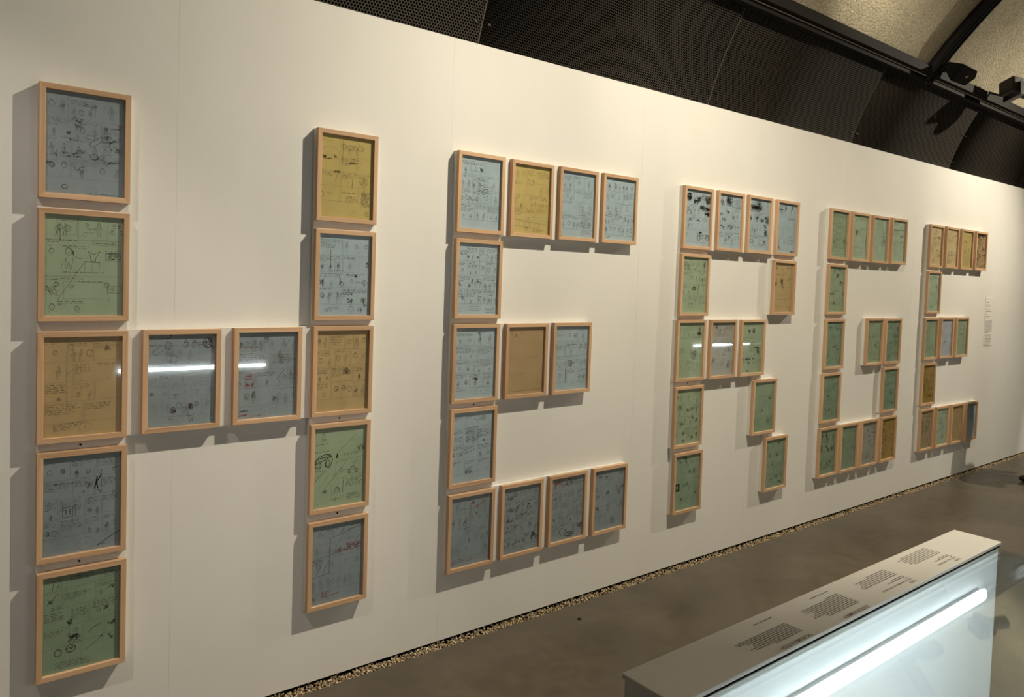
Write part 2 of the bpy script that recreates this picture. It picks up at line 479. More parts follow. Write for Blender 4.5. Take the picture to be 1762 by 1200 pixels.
# ------------------------------------------------------------------ pencil drawings
GLY = {  # hand lettered capitals as strokes on a 0..1 cell, y down
 'A': [[(0, 1), (.5, 0), (1, 1)], [(.2, .62), (.8, .62)]], 'B': [[(0, 0), (0, 1), (.8, .9), (.8, .6), (0, .5), (.7, .4), (.7, .1), (0, 0)]],
 'C': [[(1, .15), (.5, 0), (0, .4), (.1, .85), (.5, 1), (1, .85)]], 'D': [[(0, 0), (0, 1), (.7, .9), (1, .5), (.7, .1), (0, 0)]],
 'E': [[(1, 0), (0, 0), (0, 1), (1, 1)], [(0, .5), (.8, .5)]], 'F': [[(1, 0), (0, 0), (0, 1)], [(0, .5), (.8, .5)]],
 'G': [[(1, .15), (.5, 0), (0, .4), (.1, .85), (.6, 1), (1, .8), (1, .55), (.6, .55)]], 'H': [[(0, 0), (0, 1)], [(1, 0), (1, 1)], [(0, .5), (1, .5)]],
 'I': [[(.5, 0), (.5, 1)]], 'K': [[(0, 0), (0, 1)], [(1, 0), (0, .55), (1, 1)]], 'L': [[(0, 0), (0, 1), (1, 1)]],
 'M': [[(0, 1), (0, 0), (.5, .6), (1, 0), (1, 1)]], 'N': [[(0, 1), (0, 0), (1, 1), (1, 0)]], 'O': [[(.5, 0), (0, .3), (0, .7), (.5, 1), (1, .7), (1, .3), (.5, 0)]],
 'P': [[(0, 1), (0, 0), (.8, .1), (.8, .45), (0, .5)]], 'R': [[(0, 1), (0, 0), (.8, .1), (.8, .4), (0, .5), (.9, 1)]],
 'S': [[(1, .1), (.4, 0), (0, .25), (.9, .7), (.6, 1), (0, .9)]], 'T': [[(0, 0), (1, 0)], [(.5, 0), (.5, 1)]], 'U': [[(0, 0), (0, .8), (.5, 1), (1, .8), (1, 0)]],
 'V': [[(0, 0), (.5, 1), (1, 0)]], 'Z': [[(0, 0), (1, 0), (0, 1), (1, 1)]], '!': [[(.5, 0), (.5, .7)], [(.5, .92), (.5, 1)]], ' ': [],
 '1': [[(.3, .2), (.6, 0), (.6, 1)]], '2': [[(0, .2), (.5, 0), (1, .25), (0, 1), (1, 1)]], '3': [[(0, .1), (.7, 0), (.9, .25), (.4, .48), (1, .75), (.5, 1), (0, .9)]],
 '4': [[(.8, 1), (.8, 0), (0, .65), (1, .65)]], '5': [[(.9, 0), (.1, 0), (.1, .45), (.8, .5), (.8, .9), (0, 1)]], '6': [[(.8, 0), (.1, .5), (.2, .95), (.8, .95), (.8, .55), (.15, .6)]],
 '7': [[(0, 0), (1, 0), (.4, 1)]], '8': [[(.5, .48), (.1, .2), (.5, 0), (.9, .2), (.1, .75), (.5, 1), (.9, .75), (.5, .48)]], '9': [[(.9, .4), (.2, .45), (.2, .05), (.9, .05), (.9, .5), (.6, 1)]],
}
PW, PH = 0.207, 0.297
GREY = (0.055, 0.048, 0.045); RED = (0.32, 0.028, 0.03); BROWN = (0.085, 0.040, 0.028); BLK = (0.012, 0.010, 0.010)

class Page:
    """strokes on one sheet, gathered as thin ribbons; coordinates run 0..1 from the top left corner"""
    def __init__(s, seed, paper, dark):
        s.r = random.Random(seed); s.V = []; s.F = []; s.C = []; s.paper = paper; s.k = dark
    def col(s, a, ink):
        a = max(0.0, min(1.0, 1.45 * a * s.k))
        return tuple(p * (1 - a) + q * a for p, q in zip(s.paper, ink)) + (1.0,)
    def line(s, pts, w=0.6, a=0.6, ink=GREY):
        c = s.col(a, ink); hw = w * 0.00066
        P = [(min(max(x, 0.0), 1.0) * PW - PW / 2, PH / 2 - min(max(y, 0.0), 1.0) * PH) for x, y in pts]
        for (x0, z0), (x1, z1) in zip(P, P[1:]):
            dx, dz = x1 - x0, z1 - z0
            L = math.hypot(dx, dz)
            if L < 1e-5: continue
            nx, nz = -dz / L * hw, dx / L * hw
            n = len(s.V)
            s.V += [(x0 + nx, 0, z0 + nz), (x0 - nx, 0, z0 - nz), (x1 - nx, 0, z1 - nz), (x1 + nx, 0, z1 + nz)]
            s.F.append((n, n + 1, n + 2, n + 3)); s.C += [c] * 4
    def seg(s, x0, y0, x1, y1, w=0.6, a=0.6, ink=GREY, j=0.004):
        n = 4; R = s.r.uniform
        s.line([(x0 + (x1 - x0) * i / n + R(-j, j) * .7, y0 + (y1 - y0) * i / n + R(-j, j) * .5) for i in range(n + 1)], w, a, ink)
    def write(s, x, y, wd, a=0.7, ink=GREY, h=0.011, w=0.55, slope=0.0):
        """one line of illegible handwriting"""
        R = s.r.uniform; e = x + wd; sl = slope
        x_0 = x
        while x < e - 0.012:
            ww = min(R(0.02, 0.085), e - x); n = max(3, int(ww / 0.0065)); pts = []
            for i in range(n + 1):
                px = x + ww * i / n
                up = (i % 2) * h * R(0.3, 0.9) * (1.6 if s.r.random() < .12 else 1)
                pts.append((px, y - up + R(-.0015, .0015) + sl * (px - x_0)))
            s.line(pts, w * 1.15, a * R(.95, 1.35), ink)
            x += ww + R(0.012, 0.03)
    def para(s, x, y, wd, n, a=0.65, ink=GREY, lh=0.019, slope=0.0, w=0.55):
        for i in range(n):
            s.write(x + s.r.uniform(0, .012), y + i * lh, wd * s.r.uniform(.72, 1.0) if i < n - 1 else wd * s.r.uniform(.35, .9), a, ink, slope=slope, w=w)
    def ell(s, x, y, rx, ry, a=0.5, w=0.55, ink=GREY, loops=1, rot=0.0, arc0=0.0, arc1=1.0):
        R = s.r.uniform; n = 16 * loops; cr, sr = math.cos(rot), math.sin(rot); pts = []
        for i in range(n + 1):
            t = 2 * PI * (arc0 + (arc1 - arc0) * i / n) * (loops if arc1 == 1.0 and arc0 == 0.0 else 1)
            g = 1 + R(-.07, .07) * (1 if loops > 1 else .5)
            ex, ey = rx * g * math.cos(t), ry * g * math.sin(t)
            pts.append((x + ex * cr - ey * sr, y + (ex * sr + ey * cr) * PW / PH))
        s.line(pts, w, a, ink)
    def blot(s, x, y, w_, h_, a=0.85, ink=BROWN, dens=1.0, w=0.8):
        """loose hatching that darkens a small patch"""
        R = s.r.uniform
        for k in range(max(3, int(10 * dens))):
            cx, cy = x + R(-.5, .5) * w_, y + R(-.5, .5) * h_
            s.line([(cx + R(-.3, .3) * w_, cy + R(-.35, .35) * h_) for i in range(4)], w, a * R(.6, 1.1), ink)
    def head(s, x, y, sz, a=0.6, ink=GREY):
        R = s.r.uniform
        s.ell(x, y, sz * .5, sz * .62, a, .55, ink, 2, R(-.2, .2))
        s.line([(x - sz * .45, y - sz * .2), (x - sz * .2, y - sz * .48), (x + sz * .1, y - sz * .40), (x + sz * .45, y - sz * .15)], .8, a, ink)
        s.line([(x + sz * R(-.1, .1), y - sz * .02), (x + sz * .12, y + sz * .08), (x, y + sz * .1)], .5, a, ink)
        s.line([(x - sz * .15, y + sz * .22), (x + sz * .15, y + sz * .2)], .5, a * .9, ink)
    def fig(s, x, y, sz, a=0.6, ink=GREY):
        """a plain little standing figure, head at (x, y), sz = its height"""
        R = s.r.uniform; h = sz * .16; q = PW / PH
        s.ell(x, y, h * .62, h * .75, a, .55, ink, 2)
        y1 = y + h * .8 * q; w = sz * .16
        L = R(-1, 1) * sz * .08
        s.line([(x - w * .5, y1), (x - w + L, y1 + sz * .22), (x - w * .8 + L, y1 + sz * .42)], .6, a, ink)
        s.line([(x + w * .5, y1), (x + w + L, y1 + sz * .22), (x + w * .7 + L, y1 + sz * .42)], .6, a, ink)
        s.line([(x - w * .6 + L, y1 + sz * .40), (x - w * .7 + L, y1 + sz * .62), (x - w * .2 + L, y1 + sz * .62)], .6, a, ink)
        s.line([(x + w * .4 + L, y1 + sz * .40), (x + w * .6 + L, y1 + sz * .62), (x + w * 1.1 + L, y1 + sz * .62)], .6, a, ink)
        s.line([(x - w * .6, y1 + sz * .05), (x - w * R(1.2, 2.2), y1 + sz * R(.1, .3)), (x - w * R(1, 2), y1 + sz * R(.2, .4))], .55, a, ink)
        s.line([(x + w * .6, y1 + sz * .05), (x + w * R(1.2, 2.4), y1 + sz * R(.0, .25))], .55, a, ink)
        for k in range(4):
            s.seg(x + R(-w, w) * .7 + L * .5, y1 + sz * .08, x + R(-w, w) * .7 + L, y1 + sz * R(.25, .42), .5, a * .6, ink)
    def car(s, x, y, sz, a=0.8, ink=GREY):
        """side view of a rounded old motor car, centre (x, y), sz = length"""
        q = PW / PH
        for i in (-1, 1):
            cx = x + i * sz * .30
            s.ell(cx, y + sz * .16 * q, sz * .12, sz * .12, a, .9, ink, 2); s.ell(cx, y + sz * .16 * q, sz * .05, sz * .05, a, .8, ink, 2)
        s.line([(x - sz * .5, y + sz * .14 * q), (x - sz * .48, y - sz * .02 * q), (x - sz * .25, y - sz * .08 * q), (x - sz * .14, y - sz * .27 * q), (x + sz * .14, y - sz * .28 * q),
                (x + sz * .28, y - sz * .08 * q), (x + sz * .46, y - sz * .03 * q), (x + sz * .5, y + sz * .13 * q)], .9, a, ink)
        s.line([(x - sz * .45, y - sz * .01 * q), (x + sz * .42, y - sz * .01 * q)], .7, a, ink)
        s.line([(x - sz * .1, y - sz * .22 * q), (x - sz * .12, y - sz * .06 * q), (x + sz * .18, y - sz * .06 * q), (x + sz * .1, y - sz * .22 * q), (x - sz * .1, y - sz * .22 * q)], .6, a, ink)
        s.line([(x - sz * .5, y + sz * .29 * q), (x + sz * .5, y + sz * .29 * q)], .6, a * .8, ink)
    def rect(s, x0, y0, x1, y1, a=0.6, w=0.6, ink=GREY):
        for p in ((x0, y0, x1, y0), (x1, y0, x1, y1), (x1, y1, x0, y1), (x0, y1, x0, y0)): s.seg(*p, w, a, ink, .003)
    def caps(s, x, y, h, txt, a=0.9, ink=RED, w=0.9, asp=0.62, slope=0.0):
        """hand lettered capitals: h is the letter height as a share of the sheet's height"""
        cw = h * asp * PH / PW; x0 = x
        for c in txt:
            for st in GLY.get(c, []):
                s.line([(x + px * cw, y + py * h + slope * (x - x0)) for px, py in st], w, a, ink)
            x += cw * 1.32
        return x
    def grid(s, rows=4, dens=0.7, fig=0.6, text=0.7, y0=0.05, y1=0.90, a=0.45, skew=0.0):
        """page of comic strip panels: frames, handwriting, heads and figures"""
        R = s.r.uniform; rnd = s.r.random
        ys = [y0 + (y1 - y0) * i / rows + (R(-.012, .012) if 0 < i < rows else 0) for i in range(rows + 1)]
        for i in range(rows):
            ya, yb = ys[i], ys[i + 1]
            n = s.r.choice((2, 3, 3, 3, 4)); xs = [0.0] + [k / n + R(-.06, .06) for k in range(1, n)] + [1.0]
            if i: s.seg(0, ya, 1, ya + skew, .5, a * .9)
            for k in range(n):
                xa, xb = xs[k], xs[k + 1]
                if k:
                    s.seg(xa, ya, xa + R(-.01, .01), yb, .5, a)
                    if rnd() < .55: s.seg(xa + .018, ya + .01, xa + .018, yb - .01, .45, a * .8)
                h = yb - ya; top = 0
                if rnd() < text:
                    top = s.r.choice((1, 2, 3, 3, 4, 5, 6)); top = min(top, int(h / .024))
                    s.para(xa + .022, ya + .024, xb - xa - .04, top, a * R(1.0, 1.5))
                room = h - top * .019 - .04
                if room > .05 and rnd() < fig + .15:
                    m = 1 if xb - xa < .2 else s.r.choice((1, 2, 2, 3))
                    for t in range(m):
                        px = xa + (xb - xa) * (t + .5) / m + R(-.015, .015); py = ya + top * .019 + .035 + R(0, .02)
                        aa = a * R(.8, 1.9)
                        if rnd() < .5: s.head(px, py + room * .25, min(.085, room * .7) * R(.6, 1), aa)
                        else: s.fig(px, py + .01, min(.16, room * 1.1), aa)
                        if rnd() < dens * .28: s.blot(px, py + room * .3, .05, .03, aa * 1.2, GREY, .7, .6)
                if rnd() < dens * .25: s.seg(xa + R(.05, .2), yb - .01, xb - R(0, .05), ya + .03, .45, a)
        s.seg(0, y1, 1, y1 + skew, .55, a)
    def number(s, x, y, t, a=0.5, r=0.07):
        s.ell(x, y, r, r * .75, a, .5, GREY, 1, -.15)
        s.caps(x - .012 * len(t), y - .016, .03, t, a, GREY, .6)
    def build(s, name, parent):
        m = bpy.data.meshes.new(name)
        m.from_pydata(s.V, [], s.F); m.update()
        at = m.color_attributes.new('shade', 'FLOAT_COLOR', 'POINT')
        at.data.foreach_set('color', np.array(s.C, dtype=np.float32).ravel())
        return obj(name, m, INK, parent, (0, 0.0110, 0))

# individual sheets: what sets each one apart, at the place it has in the photograph
def d_H11(p):
    p.grid(4, .9, .8, .9, a=.26, y1=.84)
    for k in range(20): p.blot(p.r.uniform(.05, .95), p.r.uniform(.1, .8), .16, .05, .09, GREY, .8, 1.0)
    p.line([(.56, .47), (.70, .40), (.72, .42), (.71, .45), (.57, .52), (.55, .50), (.56, .47)], 1.0, .6, BROWN)
    p.ell(.56, .42, .06, .03, .45, .6, BROWN, 2); p.ell(.61, .61, .05, .04, .5, .8, GREY, 2)
    p.line([(.65, .62), (.72, .58), (.84, .57)], 1.1, .5); p.line([(.77, .69), (.82, .64), (.90, .66)], .9, .5)
    p.write(.74, .31, .22, .8, BLK); p.write(.90, .27, .1, .9, RED); p.write(.92, .285, .08, .9, RED)
    p.ell(.24, .93, .035, .03, .6, .8, GREY, 3); p.number(.57, .95, '1', .3); p.write(.55, .985, .44, .7, BLK)
def d_H12(p):
    for y in (.245, .61): p.seg(0, y, 1, y - .01, .5, .5)
    p.seg(.42, 0, .42, .24, .5, .5); p.seg(.80, .03, .80, .2, .5, .5); p.seg(.80, .2, .78, .24, .5, .5)
    p.rect(.16, .03, .40, .19, .35); p.write(.2, .06, .18, .6)
    p.fig(.26, .10, .15, .6); p.head(.29, .13, .07, .6); p.head(.19, .12, .06, .5); p.blot(.17, .18, .06, .14, .35, GREY, 1)
    p.fig(.68, .075, .17, .65); p.head(.53, .09, .04, .5); p.line([(.53, .12), (.60, .13), (.66, .11)], .7, .6); p.line([(.48, .16), (.58, .17), (.63, .15)], .6, .5); p.ell(.5, .19, .03, .02, .4)
    p.para(.85, .07, .13, 3, .6); p.head(.86, .15, .05, .5); p.head(.98, .15, .05, .8)
    p.para(.02, .255, .38, 2, .8); p.ell(.79, .265, .2, .035, .5); p.write(.64, .27, .28, .7); p.write(.03, .31, .07, .7); p.write(.22, .31, .34, .7); p.write(.42, .33, .1, .7)
    p.head(.09, .36, .06, .6); p.head(.30, .36, .085, .6); p.blot(.35, .37, .03, .05, .6, GREY, .8)
    p.line([(.27, .42), (.26, .52), (.28, .54), (.30, .46), (.33, .54), (.36, .42)], .7, .55); p.line([(.36, .40), (.44, .43), (.48, .42)], .7, .6); p.line([(.27, .43), (.22, .48), (.21, .54)], .6, .5)
    p.line([(.55, .35), (.58, .42), (.58, .45), (.64, .45), (.64, .42), (.70, .35)], .9, .7); p.line([(.55, .35), (.61, .38), (.70, .35)], .8, .7); p.line([(.50, .455), (.70, .46)], 1.2, .7); p.line([(.51, .46), (.50, .56)], .6, .5); p.line([(.60, .46), (.60, .56)], .6, .5); p.line([(.70, .46), (.69, .53)], .6, .5)
    p.rect(.77, .34, .97, .44, .55); p.blot(.87, .39, .16, .06, .7, GREY, 2)
    p.write(.22, .57, .56, .6); p.line([(.50, .46), (.16, .85)], .7, .65)
    p.write(.03, .645, .14, .7); p.write(.20, .635, .3, .7); p.write(.42, .66, .32, .7); p.rect(.24, .66, .74, .83, .3)
    p.head(.15, .69, .055, .7); p.blot(.08, .74, .12, .07, .45, GREY, 1); p.line([(.03, .74), (.12, .78), (.18, .80)], .7, .6); p.head(.34, .71, .05, .35)
    p.head(.79, .69, .06, .75); p.rect(.80, .70, .97, .77, .7, .8); p.caps(.83, .715, .03, 'UEI', .6, GREY, .7); p.line([(.80, .78), (.83, .84), (.80, .86)], .6, .5)
    p.para(.16, .86, .36, 3, .65); p.head(.10, .91, .065, .6); p.line([(.05, .97), (.1, .94), (.15, .96)], .6, .5); p.head(.41, .93, .06, .5); p.line([(.36, .99), (.41, .96), (.46, .98)], .6, .5)
def d_H13(p):
    p.grid(4, .5, .4, .95, a=.40, y1=.87, skew=-.02)
    for y in (.1, .42): p.seg(.29, y - .08, .29, y + .3, 1.0, .3)
    p.head(.34, .1, .07, .5); p.blot(.81, .12, .07, .05, .5, GREY, 1.6); p.line([(.30, .38), (.34, .34), (.38, .33)], .7, .6)
    p.para(.12, .89, .38, 4, .8, slope=-.06); p.number(.53, .92, '5', .5, .085)
def d_H14(p):
    p.grid(4, .9, .6, .9, a=.40, y1=.83, skew=-.02)
    p.line([(.69, .24), (.66, .36)], 2.6, .85, BLK); p.line([(.75, .22), (.68, .30), (.70, .37)], 2.6, .85, BLK); p.line([(.63, .28), (.64, .36), (.74, .40), (.75, .25)], .8, .7); p.blot(.57, .32, .08, .06, .45, GREY, 1.2)
    p.write(.12, .285, .3, .9, BLK); p.write(.48, .245, .1, .9, BLK); p.line([(.93, .05), (.92, .16), (.96, .165), (.96, .05)], .8, .7); p.ell(.945, .045, .03, .02, .6, .7, GREY, 2); p.line([(.90, .17), (.98, .165)], .9, .7)
    p.rect(.25, .52, .38, .62, .6, .9); p.line([(.38, .52), (.41, .505), (.41, .61), (.38, .62)], .8, .6); p.caps(.29, .54, .06, 'H', .6, GREY, 1.6)
    p.number(.55, .92, '5', .45, .12); p.line([(.70, .965), (.82, .91), (1.0, .84)], 1.5, .95, BLK); p.write(.70, .955, .1, .7, BLK)
def d_H15(p):
    p.seg(.0, .17, 1, .12, .5, .5)
    for y in (.36, .56, .75): p.seg(0, y, 1, y - .05, .5, .4)
    for x, y in ((.3, .02), (.75, .0), (.25, .17), (.68, .15), (.33, .38), (.6, .34), (.34, .55), (.52, .56), (.8, .53), (.5, .7), (.78, .68)): p.seg(x, y, x, y + .18, .5, .4)
    p.para(.34, .04, .34, 3, .8); p.para(.78, .03, .2, 5, .75); p.para(.27, .21, .4, 4, .8); p.para(.70, .17, .28, 2, .7); p.para(.02, .39, .28, 5, .7); p.para(.35, .38, .24, 6, .8); p.para(.63, .35, .35, 4, .8); p.para(.02, .58, .3, 3, .7)
    p.line([(.12, .16), (.14, .06), (.22, .04), (.18, .15)], .8, .7); p.line([(.22, .14), (.26, .04)], .7, .7); p.line([(.05, .29), (.12, .25), (.16, .21)], 1.0, .8); p.blot(.10, .26, .05, .03, .8, BLK, 1)
    p.head(.13, .34, .04, .6); p.head(.20, .33, .04, .6); p.line([(.17, .21), (.2, .19)], 1.2, .8, RED); p.blot(.90, .21, .05, .03, .9, BLK, 1.2); p.head(.75, .26, .04, .6); p.line([(.82, .24), (.88, .2)], .7, .7)
    p.blot(.34, .50, .06, .04, .9, BLK, 1.6); p.head(.72, .44, .05, .7); p.blot(.82, .43, .05, .03, .8, BLK, 1.2); p.head(.42, .60, .05, .9, BLK); p.blot(.40, .66, .13, .06, .9, BLK, 2.4)
    p.line([(.58, .66), (.66, .61), (.74, .59)], 1.2, .8, BLK); p.blot(.90, .60, .09, .03, .8, BLK, 1.2); p.blot(.88, .74, .05, .05, .8, BLK, 1); p.line([(.55, .83), (.70, .76), (.76, .72)], .8, .8); p.blot(.76, .72, .02, .02, .9, BLK, .8)
    p.ell(.20, .80, .045, .05, .7, .9, BLK, 2); p.ell(.36, .78, .06, .055, .9, 1.0, BLK, 2); p.blot(.36, .78, .06, .03, .8, BLK, 1); p.para(.32, .71, .2, 2, .8); p.para(.15, .91, .5, 4, .75)
def d_M1(p):
    p.grid(4, .4, .7, .7, a=.26, y0=.1, y1=.9, skew=-.02)
    p.seg(0, .035, .1, .03, 1.2, .8, BROWN); p.seg(.12, .05, .33, .04, 1.2, .8, BROWN); p.blot(.33, .01, .03, .01, .9, BLK, 1)
    p.write(.02, .12, .16, .8); p.head(.30, .12, .09, .8, BROWN); p.line([(.06, .19), (.22, .11), (.26, .15), (.11, .225), (.06, .19)], .9, .75, BROWN)
    for x in (.55, .68): p.head(x, .12, .07, .9, BROWN); p.line([(x - .03, .10), (x, .06), (x + .04, .10)], 1.1, .8, BROWN)
    p.para(.73, .1, .08, 3, .8); p.blot(.88, .10, .11, .075, .95, BROWN, 2.6); p.ell(.88, .1, .07, .08, .9, 1.0, BROWN, 2); p.para(.92, .14, .08, 3, .9)
    p.head(.38, .27, .1, .5); p.blot(.36, .30, .14, .07, .4, GREY, 1); p.para(.16, .455, .13, 3, .8); p.line([(0, .5), (.1, .47), (.14, .49), (0, .54)], .7, .6, BROWN); p.write(.28, .66, .2, .8)
    for x, y in ((.38, .83), (.64, .80)):
        p.head(x, y, .075, .95, BROWN); p.blot(x, y - .005, .06, .05, .85, BROWN, 1.6); p.line([(x - .04, y + .05), (x - .06, y + .1), (x + .02, y + .1)], .9, .8, BROWN)
    p.line([(.61, .87), (.61, .93), (.63, .97), (.65, .92), (.67, .97), (.68, .87)], .8, .7); p.head(.54, .83, .07, .6); p.number(.44, .935, '2', .3, .09)
def d_M2(p):
    p.grid(4, .8, .8, .5, a=.36, y1=.86, skew=-.02)
    p.write(.0, .175, .33, .9, RED, w=.8); p.seg(.03, .25, .24, .245, .9, .7, BROWN)
    p.blot(.47, .08, .08, .07, .55, BROWN, 1.2); p.blot(.72, .30, .08, .12, .5, BROWN, 1.4); p.line([(.79, .19), (.92, .05)], .8, .6); p.line([(.80, .44), (.66, .55), (.72, .58)], 1.2, .5, BROWN)
    p.rect(.125, .485, .285, .645, .95, .9, RED); p.caps(.14, .495, .022, 'HAND', .95, RED, .9, .66); p.caps(.14, .530, .026, 'NASH', 1, RED, 1.0, .60)
    for k in range(3): p.write(.145, .60 + k * .012, .11, 1.1, RED, w=1.1)
    p.rect(.85, .40, .97, .55, .5); 
    for k, c in enumerate('ZON'): p.caps(.89, .43 + k * .033, .026, c, .8, BROWN, 1.0, .7)
    p.fig(.28, .70, .18, .7, BROWN); p.blot(.27, .73, .05, .08, .5, BROWN, 1); p.blot(.64, .79, .08, .07, .5, BROWN, 1.3)
    p.caps(.01, .905, .018, 'E TOURNESOL', .9, BROWN, .8, .5, -.06); p.caps(.0, .955, .018, 'UN FANTOME', .9, RED, .8, .5, -.06); p.write(.23, .975, .16, .9, RED, w=.9)
    p.number(.47, .92, '3', .4, .1); p.ell(.74, .9, .1, .05, .3)
def d_H21(p):
    p.grid(4, .5, .3, .3, a=.35, y1=.8)
    p.ell(.18, .22, .16, .11, .5, .6, GREY, 1, 0, .5, 1.0); p.blot(.12, .28, .13, .03, .6, GREY, 1.6); p.blot(.28, .27, .07, .04, .5, GREY, 1); p.ell(.55, .13, .07, .035, .5, .6, GREY, 2); p.ell(.75, .14, .07, .02, .7, .7, GREY, 2); p.line([(.71, .12), (.76, .08), (.80, .12)], .7, .6)
    p.seg(.42, 0, .40, .36, 1.3, .35); p.seg(.68, .14, .68, .22, 1.0, .6); p.para(.57, .27, .16, 4, .7); p.blot(.58, .32, .12, .02, .6, GREY, 1)
    p.blot(.30, .44, .1, .03, .7, GREY, 1.4); p.line([(.28, .56), (.31, .48), (.34, .46)], .9, .6); p.seg(.62, .45, .60, .62, 1.2, .6)
    for k in range(3): p.ell(.83 + .03 * (k - 1), .53 + .03 * (k % 2), .055, .05, .5, .6, GREY, 2)
    p.seg(.84, .57, .85, .66, .8, .5); p.ell(.025, .73, .035, .05, .8, .8, GREY, 2); p.para(.13, .71, .2, 2, .5); p.para(.4, .69, .33, 1, .7); p.para(.48, .74, .26, 4, .65); p.para(.78, .67, .2, 14, .6, lh=.0135)
    p.number(.66, .94, '1', .5, .06); p.head(.9, .93, .06, .6)
def d_H22(p):
    p.grid(4, .7, .6, .85, a=.42, y1=.86)
    p.seg(.22, .185, .23, .415, 1.6, .6); p.write(.17, .455, .14, 1, BLK); p.write(.32, .45, .2, .9, BLK); p.blot(.07, .585, .07, .05, .9, BROWN, 1.4); p.line([(.40, .49), (.42, .58), (.40, .62)], 1.8, .8, BROWN); p.head(.45, .61, .06, .9, BROWN); p.head(.72, .51, .05, 1, BROWN); p.blot(.72, .5, .05, .03, .9, BROWN, 1)
    p.head(.90, .59, .08, .8); p.seg(.72, .58, .85, .585, .9, .7); p.para(.35, .725, .32, 3, 1.0, BLK); p.para(.2, .73, .1, 2, .8); p.blot(.62, .83, .07, .06, .85, BROWN, 1.3); p.blot(.89, .83, .07, .09, .8, BROWN, 1.4); p.blot(.95, .36, .05, .05, .9, BROWN, 1.2)
    p.para(.12, .92, .32, 3, .9, slope=-.1); p.head(.64, .93, .1, .5); p.blot(.81, .93, .06, .05, .6, GREY, 1)
def d_H24(p):
    p.ell(.45, .01, .11, .03, .7, .6, GREY, 1); p.ell(.80, .02, .11, .04, .7, .6, GREY, 1); p.write(.86, .03, .12, .8, RED); p.caps(.79, .0, .02, 'V', .7, GREY, .7)
    p.head(.18, .08, .035, .7); p.line([(.16, .11), (.15, .16), (.21, .16), (.20, .11)], .7, .7); p.para(.16, .15, .14, 1, .6); p.write(.03, .215, .23, .75, slope=-.05); p.write(.03, .305, .3, .7, slope=-.05)
    p.seg(0, .19, 1, .175, .4, .3); p.line([(.84, .10), (.46, .33)], .7, .7); p.line([(.88, .25), (.15, .82)], .7, .65); p.blot(.45, .37, .03, .05, .95, BLK, 1.4)
    # the motor car, front corner, heavy strokes
    for k in range(2):
        p.line([(.0, .43), (.10, .36), (.24, .33), (.32, .345), (.36, .40), (.34, .46), (.27, .52)], 1.6, .9, BLK)
    p.line([(.01, .43), (.12, .375), (.22, .37), (.22, .40), (.02, .44)], 1.8, .85, BLK); p.ell(.09, .465, .055, .055, .9, 1.3, BLK, 3); p.ell(.09, .465, .025, .025, .9, 1.0, BLK, 2)
    p.ell(.29, .43, .06, .10, .9, 1.2, BLK, 3, .35); p.ell(.27, .45, .03, .06, .9, 1.0, BLK, 2, .3); p.ell(.28, .36, .04, .025, .9, 1.1, BLK, 2); p.line([(0, .53), (.10, .54), (.2, .53)], .9, .8, BLK); p.line([(.0, .69), (.12, .60), (.24, .53)], 1.1, .8, BLK); p.line([(.0, .64), (.1, .58)], .8, .7); p.line([(.1, .75), (.30, .60)], .6, .6)
    p.car(.92, .29, .14, .65); p.para(.58, .355, .4, 2, .75, slope=-.05); p.line([(.44, .44), (.62, .43), (1, .40)], .6, .6); p.line([(.44, .44), (.40, .64), (.36, .68)], .6, .6); p.ell(.81, .47, .07, .035, .5); p.write(.78, .475, .07, .7)
    p.car(.76, .565, .22, .8); p.head(.53, .55, .05, .75); p.line([(.57, .56), (.64, .55)], .8, .7); p.line([(.42, .62), (.6, .57)], .6, .6); p.line([(.42, .66), (1, .62)], .6, .55)
    p.blot(.21, .80, .07, .03, .7, GREY, 1.2); p.seg(.34, .7, .36, .93, .5, .55); p.seg(.58, .66, .57, .84, 1.2, .6); p.head(.46, .80, .09, .7); p.line([(.39, .86), (.42, .79), (.50, .78), (.52, .86)], .8, .7); p.para(.62, .68, .36, 6, .85, slope=-.06); p.ell(.5, .89, .09, .03, .6); p.para(.64, .87, .3, 4, .8); p.blot(.42, .92, .06, .03, .5, GREY, .8); p.line([(.05, .93), (.1, .95), (.09, .98)], .7, .6)
def d_H25(p):
    p.grid(4, .3, .5, .3, a=.30, y1=.86, skew=-.03)
    p.line([(.36, .18), (.34, .64)], 1.1, .7, BROWN); p.line([(.36, .19), (1, .08)], .9, .8, BROWN); p.line([(.36, .40), (1, .31)], .9, .75, BROWN); p.line([(0, .66), (.34, .62)], .8, .7, BROWN); p.line([(0, .44), (.34, .40)], .8, .7, BROWN)
    for x in (.12, .22, .30, .55, .7, .9): p.line([(x, .16), (x + .12, .02)], .7, .6, BROWN)
    for x in (.45, .62, .8): p.line([(x, .34), (x + .13, .2)], .7, .55, BROWN)
    for x in (.1, .22): p.line([(x, .62), (x + .12, .46)], .8, .7, BROWN)
    p.para(.02, .44, .2, 4, .8, BROWN); p.caps(.3, .06, .022, 'EXPEDITION'.replace('X', 'K'), .0, GREY); p.write(.30, .09, .2, .9, BROWN, slope=-.05)
    p.para(.41, .35, .3, 3, .95, RED, w=.9); p.para(.67, .30, .3, 7, 1.0, RED, lh=.0145, w=.95); p.seg(.68, .12, .95, .09, .9, .7, BROWN)
    p.para(.2, .86, .18, 4, 1.0, RED, w=.9); p.write(.28, .93, .3, 1.0, RED, w=.9, slope=-.12); p.blot(.05, .92, .06, .04, .7, RED, .8)
